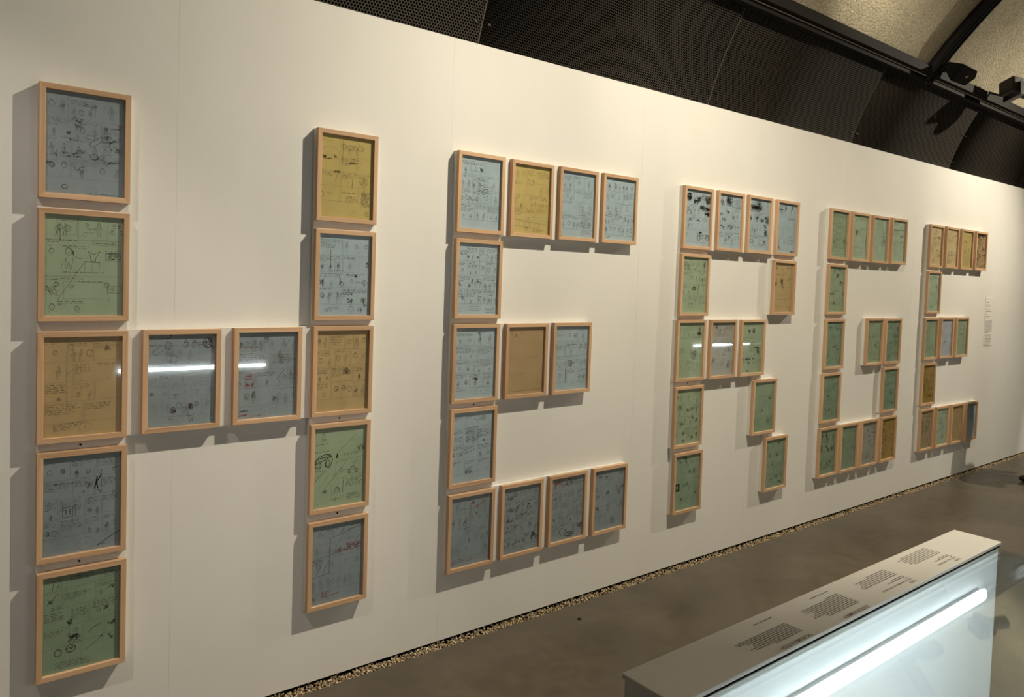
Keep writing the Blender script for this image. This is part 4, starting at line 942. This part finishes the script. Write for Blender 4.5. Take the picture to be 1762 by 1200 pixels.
# ------------------------------------------------------------------ floor bolt
fb = obj('floor_bolt', lathe('floor_bolt', [(0.0, 0.0), (0.009, 0.0), (0.009, 0.003), (0.007, 0.005), (0.003, 0.0055), (0.0, 0.0045)][1:5], 16), SCREW, None, (2.377, -0.137, 0.0))
tag(fb, 'small black bolt cap set in the concrete floor near the gravel', 'bolt')

# ------------------------------------------------------------------ display cases
def text_obj(name, s, size, mat, parent, loc, rotz, sx=1.0, bold=0.0):
    c = bpy.data.curves.new(name, 'FONT'); c.body = s; c.size = size; c.offset = bold
    t = bpy.data.objects.new(name + '_tmp', c); COL.objects.link(t)
    bpy.context.view_layer.update()
    m = bpy.data.meshes.new_from_object(t.evaluated_get(bpy.context.evaluated_depsgraph_get()))
    bpy.data.objects.remove(t, do_unlink=True)
    m.materials.clear()
    w = max(v.co.x for v in m.vertices)
    for v in m.vertices: v.co.x *= sx / w      # sx = finished width
    return obj(name, m, mat, parent, loc, (0, 0, rotz))

def body_rows(n, x_far, y0, pitch, parent, z, seed, ragged=.16, size=.0026, first=None):
    """small print read from the wall side: rows run towards -x, first row nearest the glass"""
    r = random.Random(seed); V, F = [], []
    for k in range(n):
        x = x_far * K; e = (x_far - (first[k] if first else r.uniform(.085, .112))) * K; y = ky(y0 + pitch * k)
        while x > e + .001:
            w = min(r.uniform(.004, .013), x - e); q = len(V)
            V += [(x, y, z), (x, y + size * .55, z), (x - w, y + size * .55, z), (x - w, y, z)]; F.append((q, q + 1, q + 2, q + 3)); x -= w + .0011
    m = mesh('small_print', V, F)
    return obj('small_print', m, TEXT, parent)

def display_case(label, loc, led_mat, rotz=0.0, drop=0.0, led=(0.775, 1.605), back_led=None, XE=1.692, front_fill=True):
    """slim double sided spine with a white label ledge on top, a lit panel below it and a glass box in front of the panel"""
    t = bpy.data.objects.new('display_case', None); COL.objects.link(t)
    t.location = loc; t.rotation_euler = (0, 0, rotz)
    tag(t, label, 'display case')
    H = 1.04 - drop; YN, YF = -2.0075, -1.919          # near and far edge of the ledge
    obj('ledge_body', bbox('ledge_body', .702, XE + .010, YN + .008, YF - .003, 0, H - .006, w=.0015), WHITE, t)
    obj('label_ledge', bbox('label_ledge', .700, XE + .013, YN, YF, H - .006, H, w=.0012, seg=2), LEDGE, t)
    obj('shadow_gap', boxes('shadow_gap', [(.703, XE + .008, YN + .0015, YN + .008, H - .010, H - .006)]), GAP, t)  # dark strip in place of the shade under the ledge
    obj('back_panel', bbox('back_panel', .703, XE, YN + .001, YN + .008, .46, H - .010, w=.001), WHITE, t)
    obj('plinth', bbox('plinth', .702, XE, -2.48, YN + .001, 0, .46, w=.002), WHITE, t)
    obj('led_bar', lathe_bar(led[0], led[1], YN - .010, H - .078), led_mat, t)
    obj('led_holder', boxes('led_holder', [(led[0] + .01, led[1] - .01, YN - .0052, YN + .001, H - .086, H - .068)]), WHITE, t)
    if front_fill:  # added bar and holder, unseen, to light the panel evenly
        obj('led_bar', lathe_bar(led[0], led[1], -2.462, H - .075, .010), LED3, t)
        obj('led_holder', boxes('led_holder', [(led[0] + .01, led[1] - .01, -2.4735, -2.4655, H - .083, H - .067)]), WHITE, t)
    if back_led:
        obj('led_bar', lathe_bar(back_led[0], back_led[1], YF + .008, H - .072, .010), LED2, t)
        obj('led_holder', boxes('led_holder', [(back_led[0] + .01, back_led[1] - .01, YF - .003, YF + .0035, H - .080, H - .064)]), WHITE, t)
    zt = H - .012
    obj('glass_top', boxes('glass_top', [(.703, XE, -2.48, YN, zt - .006, zt)]), CASE_GLASS, t)
    obj('glass_end', boxes('glass_end', [(XE - .006, XE, -2.48, YN, .461, zt - .006)]), CASE_GLASS, t)
    obj('glass_end', boxes('glass_end', [(.703, .709, -2.48, YN, .461, zt - .006)]), CASE_GLASS, t)
    obj('glass_front', boxes('glass_front', [(.709, XE - .006, -2.48, -2.474, .461, zt - .006)]), CASE_GLASS, t)
    return t
def lathe_bar(x0, x1, y, z, r=0.0115):
    V, F = [], []; n = 12
    st = [(x0, .3), (x0 + .003, .8), (x0 + .008, 1.0), (x1 - .008, 1.0), (x1 - .003, .8), (x1, .3)]
    for x, k in st:
        for i in range(n):
            a = 2 * PI * i / n
            V.append((x, y + r * .42 * k * math.cos(a), z + r * k * math.sin(a)))
    for s_ in range(len(st) - 1):
        for i in range(n):
            j = (i + 1) % n
            F.append((s_ * n + i, s_ * n + j, (s_ + 1) * n + j, (s_ + 1) * n + i))
    F.append(tuple(range(n - 1, -1, -1))); F.append(tuple(range((len(st) - 1) * n, len(st) * n)))
    return mesh('led_bar', V, F, True)

case = display_case('white display case with printed label ledge, lit glass top, in the foreground', (0, 0, 0), LED, back_led=(.872, 1.680))
K = 1.0889; zt = 1.0403
def ky(y): return -2.5517 + (y + 2.5517) * K
text_obj('title_text', 'THE ARUMBAYA FETISH', .0092, TEXT, case, (.922 * K, ky(-2.0435), zt), PI, .076, .00004)
body_rows(8, .922, -2.034, .0036, case, zt, 1, first=[.062, .098, .105, .094, .090, .098, .112, .112])
body_rows(1, .923, -1.988, .0036, case, zt, 2, first=[.044])
text_obj('title_text', 'LE FÉTICHE ARUMBAYA', .0092, TEXT, case, (1.075 * K, ky(-2.0435), zt), PI, .076, .00004)
body_rows(10, 1.077, -2.032, .0037, case, zt, 3, first=[.082, .084, .108, .104, .094, .092, .104, .104, .102, .034])
body_rows(1, 1.074, -1.986, .0036, case, zt, 4, first=[.049])
for x, yr, s in ((1.235, '1937', 5), (1.404, '1979', 9)):
    text_obj('title_text', yr, .0076, TEXT, case, (x * K, ky(-2.0400), zt), PI, .021, .00004)
    text_obj('small_print', 'FÉTICHE ARUMBAYA, PLÂTRE PEINT' if s == 5 else 'FÉTICHE, BOIS PEINT', .0054, TEXT, case, (x * K, ky(-2.0335), zt), PI, .102 if s == 5 else .076)
    body_rows(1, x, -2.0305, .0036, case, zt, s, first=[.008])
    body_rows(2, x, -2.026, .0038, case, zt, s + 1, first=[.056, .036])
body_rows(6, 1.235, -2.014, .0042, case, zt, 7, first=[.108, .106, .098, .094, .100, .060])
body_rows(7, 1.404, -2.011, .0042, case, zt, 11, first=[.098, .106, .102, .108, .104, .112, .098])
# another case across the gallery, its lit side turned to the wall (seen as a bar of light in the picture glass)
display_case('white lit display case further along the opposite side of the gallery', (9.02, -5.00, 0), LED2, PI, .13, led=(.735, 1.85), XE=1.90, front_fill=False)

# ------------------------------------------------------------------ loudspeaker on the rail
def hull(name, pts, w=0.0):
    bm = bmesh.new()
    for p in pts: bm.verts.new(p)
    bmesh.ops.convex_hull(bm, input=bm.verts)
    bmesh.ops.dissolve_limit(bm, angle_limit=.02, verts=bm.verts, edges=bm.edges)
    if w: bmesh.ops.bevel(bm, geom=list(bm.edges), offset=w, segments=2, affect='EDGES')
    m = bpy.data.meshes.new(name); bm.to_mesh(m); bm.free()
    return m
sp = bpy.data.objects.new('loudspeaker', None); COL.objects.link(sp)
sp.location = (5.70, -.28, 3.07)
tag(sp, 'black wedge-shaped loudspeaker mounted on the ceiling rail beside the rib', 'loudspeaker')
def rel(p): return tuple(Vector(p) - sp.location)
fr_pts = [(5.644, -0.352, 3.117), (5.782, -0.393, 3.085), (5.803, -0.373, 3.045), (5.768, -0.319, 2.994), (5.637, -0.274, 3.016)]
bk_pts = [(5.671, -0.227, 3.165), (5.693, -0.208, 3.125), (5.735, -.245, 3.155), (5.745, -.225, 3.115)]
obj('cabinet', hull('cabinet', [rel(p) for p in fr_pts + bk_pts], .003), SPEAKER, sp)
nrm = Vector((-.35, -.75, -.55)).normalized(); cen = sum((Vector(p) for p in fr_pts), Vector()) / 5
gp = [cen + (Vector(p) - cen) * .93 + nrm * o_ for p in fr_pts for o_ in (-.002, .005)]
obj('grille', hull('grille', [rel(p) for p in gp], .0012), GRILLE, sp)
edge = [Vector(fr_pts[0]), Vector(fr_pts[1])]
ep = [e + nrm * a_ + Vector((0, 0, .002)) * b_ for e in edge for a_ in (.001, .006) for b_ in (0, 2)]
obj('edge_line', hull('edge_line', [rel(p) for p in ep]), plain('grey_edge', (.16, .15, .13), .4), sp)  # lighter grey line along the cabinet's top front edge
lg = Vector((5.731, -.341, 3.048)) + nrm * .0065
R1v = Vector((.55, -.55, .4)); R1v = (R1v - R1v.dot(nrm) * nrm).normalized(); U1v = nrm.cross(R1v)
lv = []
for c_, s_ in ((-.0065, .0042), (.0065, .0042)):
    base = len(lv)
    for i in range(8):
        a = 2 * PI * i / 8; lv.append(rel(lg + R1v * (c_ + s_ * math.cos(a)) + U1v * (s_ * 1.2 * math.sin(a))))
obj('maker_badge', mesh('maker_badge', lv, [tuple(range(8)), tuple(range(8, 16))]), plain('white_badge', (.8, .78, .74), .5), sp)
obj('mounting_bracket', hull('mounting_bracket', [rel(p) for p in ((5.69, -.20, 3.13), (5.73, -.20, 3.13), (5.69, -.20, 3.10), (5.73, -.20, 3.10), (5.70, -.232, 3.15), (5.74, -.232, 3.15), (5.70, -.222, 3.12), (5.74, -.222, 3.12))]), BLACK, sp)

# ------------------------------------------------------------------ small projector / spotlight on the rail at the right edge
pj = bpy.data.objects.new('rail_projector', None); COL.objects.link(pj)
pj.location = (6.56, -.36, 3.115)
tag(pj, 'black rail projector with a round lens barrel at the right edge', 'projector')
ax = Vector((.78, -.42, -.10)).normalized(); up = Vector((.25, .1, .95)); up = (up - up.dot(ax) * ax).normalized(); sd = ax.cross(up)
Mx = Matrix((ax, sd, up)).transposed().to_4x4()
def pobj(name, m, mat):
    m.transform(Mx); return obj(name, m, mat, pj)
pobj('housing', bbox('housing', -.075, .035, -.07, .07, -.058, .062, w=.016, seg=3), SPEAKER)
pobj('heat_sink', boxes('heat_sink', [(.040 + .010 * k, .045 + .010 * k, -.06, .06, -.045, .045) for k in range(4)]), BLACK)
lb = cyl('lens_barrel', .046, .050, .13, 24, 'X'); lb.transform(Matrix.Translation((.07, 0, -.012))); pobj('lens_barrel', lb, SPEAKER)
lz = cyl('lens', .036, .036, .004, 24, 'X'); lz.transform(Matrix.Translation((.198, 0, -.012))); pobj('lens', lz, plain('dark_lens', (.02, .02, .03), .05))
pobj('yoke', boxes('yoke', [(-.02, .02, -.082, -.072, -.075, .02), (-.02, .02, .072, .082, -.075, .02), (-.02, .02, -.082, .082, -.085, -.075)]), plain('grey_yoke', (.10, .10, .10), .35, .6))
arm_v = [Vector((6.53, -.35, 3.035)) - pj.location, Vector((6.56, -.19, 3.115)) - pj.location]
d_ = arm_v[1] - arm_v[0]; am = cyl('arm', .008, .008, d_.length, 10)
am.transform(Matrix.Translation(arm_v[0]) @ d_.to_track_quat('Z', 'Y').to_matrix().to_4x4()); obj('arm', am, BLACK, pj)

# ------------------------------------------------------------------ track spotlights under the crown (they hold the light sources)
tr = struct(obj('trim_3', boxes('track', [(X0, X1, -1.72, -1.68, 3.955, 3.985)]), BLACK))
def track_spot(loc, aim, label):
    t = bpy.data.objects.new('track_spotlight', None); COL.objects.link(t); t.location = loc
    tag(t, label, 'spotlight', 'track spotlights under the vault')
    d = (Vector(aim) - Vector(loc)).normalized(); q = d.to_track_quat('Z', 'Y').to_matrix().to_4x4()
    h = cyl('lamp_housing', .035, .045, .10, 20, cap=False); h.transform(q @ Matrix.Translation((0, 0, -.125))); obj('lamp_housing', h, BLACK, t)
    b = cyl('lamp_back', .035, .035, .004, 20); b.transform(q @ Matrix.Translation((0, 0, -.126))); obj('lamp_back', b, BLACK, t)
    return t
spot_a = track_spot(LIGHT_A, (1.9, 0.04, 0.0), 'black track spotlight above the letters E and R')
track_spot(LIGHT_C, (5.6, 0.04, 0.4), 'black track spotlight above the far right end of the wall')
track_spot(LIGHT_B, (0.3, 0, 0.75), 'black track spotlight above the left end of the wall')

# added unseen flap near the first spotlight: it keeps its beam off the near end of the display case
n_ = Vector((.70, 1.20, -.514)).normalized(); u_ = Vector((-1.70, -.25, -2.90)).normalized(); e_ = n_.cross(u_).normalized()
pv = []
for dn in (0.0, -.34):
    for de in (-.30, .30):
        for du in (.280, .283):
            pv.append(u_ * du + e_ * de + n_ * dn)
obj('added_flag', hull('added_flag', pv), BLACK, spot_a)

# ------------------------------------------------------------------ visitor reading the wall text (just outside the picture; shoe tip and shadow show)
def skin_mesh(name, verts, edges, radii, root=0, sub=2):
    m = bpy.data.meshes.new(name + '_skin'); m.from_pydata(verts, edges, []); m.update()
    o = bpy.data.objects.new(name + '_tmp', m); COL.objects.link(o)
    md = o.modifiers.new('skin', 'SKIN'); md.use_smooth_shade = True
    sv = m.skin_vertices[0].data if len(m.skin_vertices) else None
    if sv is None:
        bm = bmesh.new(); bm.from_mesh(m); bm.verts.layers.skin.verify(); bm.to_mesh(m); bm.free(); sv = m.skin_vertices[0].data
    for i, r in enumerate(radii):
        sv[i].radius = r if isinstance(r, tuple) else (r, r); sv[i].use_root = (i == root)
    o.modifiers.new('sub', 'SUBSURF').levels = sub
    bpy.context.view_layer.update()
    r = bpy.data.meshes.new_from_object(o.evaluated_get(bpy.context.evaluated_depsgraph_get()))
    bpy.data.objects.remove(o, do_unlink=True)
    r.polygons.foreach_set('use_smooth', [True] * len(r.polygons))
    return r
def person(loc, rz):
    t = bpy.data.objects.new('person', None); COL.objects.link(t); t.location = loc; t.rotation_euler = (0, 0, rz)
    tag(t, 'person in dark clothes standing at the right edge reading the wall text', 'person')
    skin = plain('skin', (.50, .30, .21), .55); top = plain('dark_jumper', (.030, .032, .040), .9); trs = plain('black_trousers', (.018, .018, .020), .9)
    V = [(0, 0, .90), (0, -.015, 1.06), (0, -.02, 1.22), (0, -.015, 1.34), (0, -.005, 1.43), (0, .01, 1.50), (0, .028, 1.565), (0, .03, 1.63), (0, .028, 1.675)]
    Rr = [(.145, .105), (.132, .10), (.155, .11), (.135, .095), .055, .054, (.074, .092), (.078, .100), (.056, .074)]
    Ed = [(i, i + 1) for i in range(8)]
    for s in (-1, 1):
        b = len(V)
        st = .115 if s < 0 else -.01
        V += [(s * .085, st * .3, .80), (s * .100, .015 + st * .7, .47), (s * .112, -.01 + st, .12), (s * .113, .0 + st, .055)]; Rr += [.088, .058, .050, .050]
        Ed += [(0, b), (b, b + 1), (b + 1, b + 2), (b + 2, b + 3)]
        b = len(V)
        V += [(s * .175, -.015, 1.36), (s * .225, -.03, 1.09), (s * .225, .06, .87), (s * .215, .085, .80)]; Rr += [.060, .044, .032, (.022, .036)]
        Ed += [(3, b), (b, b + 1), (b + 1, b + 2), (b + 2, b + 3)]
    m = skin_mesh('body', V, Ed, Rr)
    bm = bmesh.new(); bm.from_mesh(m)
    def add(me):
        n0 = len(bm.verts); bm.from_mesh(me)
    for s in (-1, 1):                                    # fingers and thumb
        for k, (dx, L) in enumerate(((-.026, .062), (-.009, .070), (.009, .066), (.025, .052))):
            fx = s * .215 + dx * .25 * s; fy = .088 + dx; z0 = .770
            add(skin_mesh('finger', [(fx, fy, z0 + .02), (fx - s * .004, fy + .008, z0 - L * .45), (fx - s * .014, fy + .012, z0 - L)], [(0, 1), (1, 2)], [.009, .008, .0065], 0, 1))
        add(skin_mesh('thumb', [(s * .212, .112, .80), (s * .200, .135, .775), (s * .192, .142, .745)], [(0, 1), (1, 2)], [.011, .009, .0075], 0, 1))
    from mathutils.bvhtree import BVHTree
    tree = BVHTree.FromPolygons([v.co.copy() for v in m.vertices], [tuple(p.vertices) for p in m.polygons])
    def face_y(x, z):
        hit = tree.ray_cast(Vector((x, 1, z)), Vector((0, -1, 0)))[0]
        return hit.y if hit else .1
    def side_x(y, z):
        hit = tree.ray_cast(Vector((1, y, z)), Vector((-1, 0, 0)))[0]
        return hit.x if hit else .07
    for s in (-1, 1):
        ex = side_x(.02, 1.575)
        add(skin_mesh('ear', [(s * (ex - .004), .022, 1.555), (s * (ex + .004), .012, 1.575), (s * (ex + .003), .010, 1.592)], [(0, 1), (1, 2)], [(.008, .010), (.008, .016), (.008, .013)], 1, 1))
        ey = face_y(.030, 1.585) - .006
        obj('eye', skin_mesh('eye', [(s * .027, ey + .004, 1.585), (s * .036, ey + .002, 1.585)], [(0, 1)], [(.008, .006), (.008, .006)], 0, 1), plain('dark_eye', (.03, .02, .015), .2), t)
        by = face_y(.030, 1.603) - .001
        add(skin_mesh('brow', [(s * .018, by + .002, 1.602), (s * .032, by, 1.606), (s * .044, by - .006, 1.601)], [(0, 1), (1, 2)], [.004, .005, .004], 1, 1))
    ny = face_y(0, 1.56)
    add(skin_mesh('nose', [(0, face_y(0, 1.590) - .006, 1.592), (0, ny + .008, 1.562), (0, ny + .003, 1.550)], [(0, 1), (1, 2)], [.008, .012, (.015, .010)], 1, 1))
    my = face_y(0, 1.525) + .001
    add(skin_mesh('mouth', [(-.020, my - .006, 1.526), (0, my, 1.526), (.020, my - .006, 1.526)], [(0, 1), (1, 2)], [.004, .006, .004], 1, 1))
    bm.to_mesh(m); bm.free()
    m.materials.clear()
    for mt in (trs, top, skin, plain('lips', (.34, .14, .11), .5)): m.materials.append(mt)
    for p in m.polygons:
        c = p.center
        p.material_index = 2 if (c.z > 1.455 or (abs(c.x) > .17 and c.z < .865 and c.z > .6)) else (1 if c.z > .93 or (abs(c.x) > .165 and c.z > .8) else 0)
        if abs(c.x) < .024 and 1.517 < c.z < 1.535 and c.y > my - .004: p.material_index = 3
        p.use_smooth = True
    obj('body', m, None, t)
    hb = bmesh.new(); bmesh.ops.create_uvsphere(hb, u_segments=28, v_segments=18, radius=1.0)
    for v in hb.verts: v.co = Vector((v.co.x * .086, v.co.y * .106 + .023, v.co.z * .106 + 1.590))
    kill = [v for v in hb.verts if v.co.z < 1.515 or (v.co.y > .048 and v.co.z < 1.630) or (v.co.y > -.012 and v.co.z < 1.600)]
    bmesh.ops.delete(hb, geom=kill, context='VERTS')
    bmesh.ops.solidify(hb, geom=hb.faces[:], thickness=.008)
    h = bpy.data.meshes.new('hair'); hb.to_mesh(h); hb.free()
    h.polygons.foreach_set('use_smooth', [True] * len(h.polygons))
    obj('hair', h, plain('dark_brown_hair', (.035, .022, .015), .6), t)
    for s in (-1, 1):
        sh = skin_mesh('shoe', [(s * .112, -.055, .042), (s * .114, .03, .045), (s * .122, .115, .034), (s * .128, .175, .028)], [(0, 1), (1, 2), (2, 3)], [(.038, .040), (.040, .043), (.044, .032), (.034, .024)], 1)
        for v in sh.vertices: v.co.y += .115 if s < 0 else -.01
        z0 = min(v.co.z for v in sh.vertices)
        for v in sh.vertices: v.co.z = max(v.co.z - z0, 0.0) if v.co.z - z0 > .006 else 0.0
        obj('shoe', sh, plain('black_leather', (.012, .011, .011), .35), t)
    return t
person((7.39, -0.60, 0), 0.20)
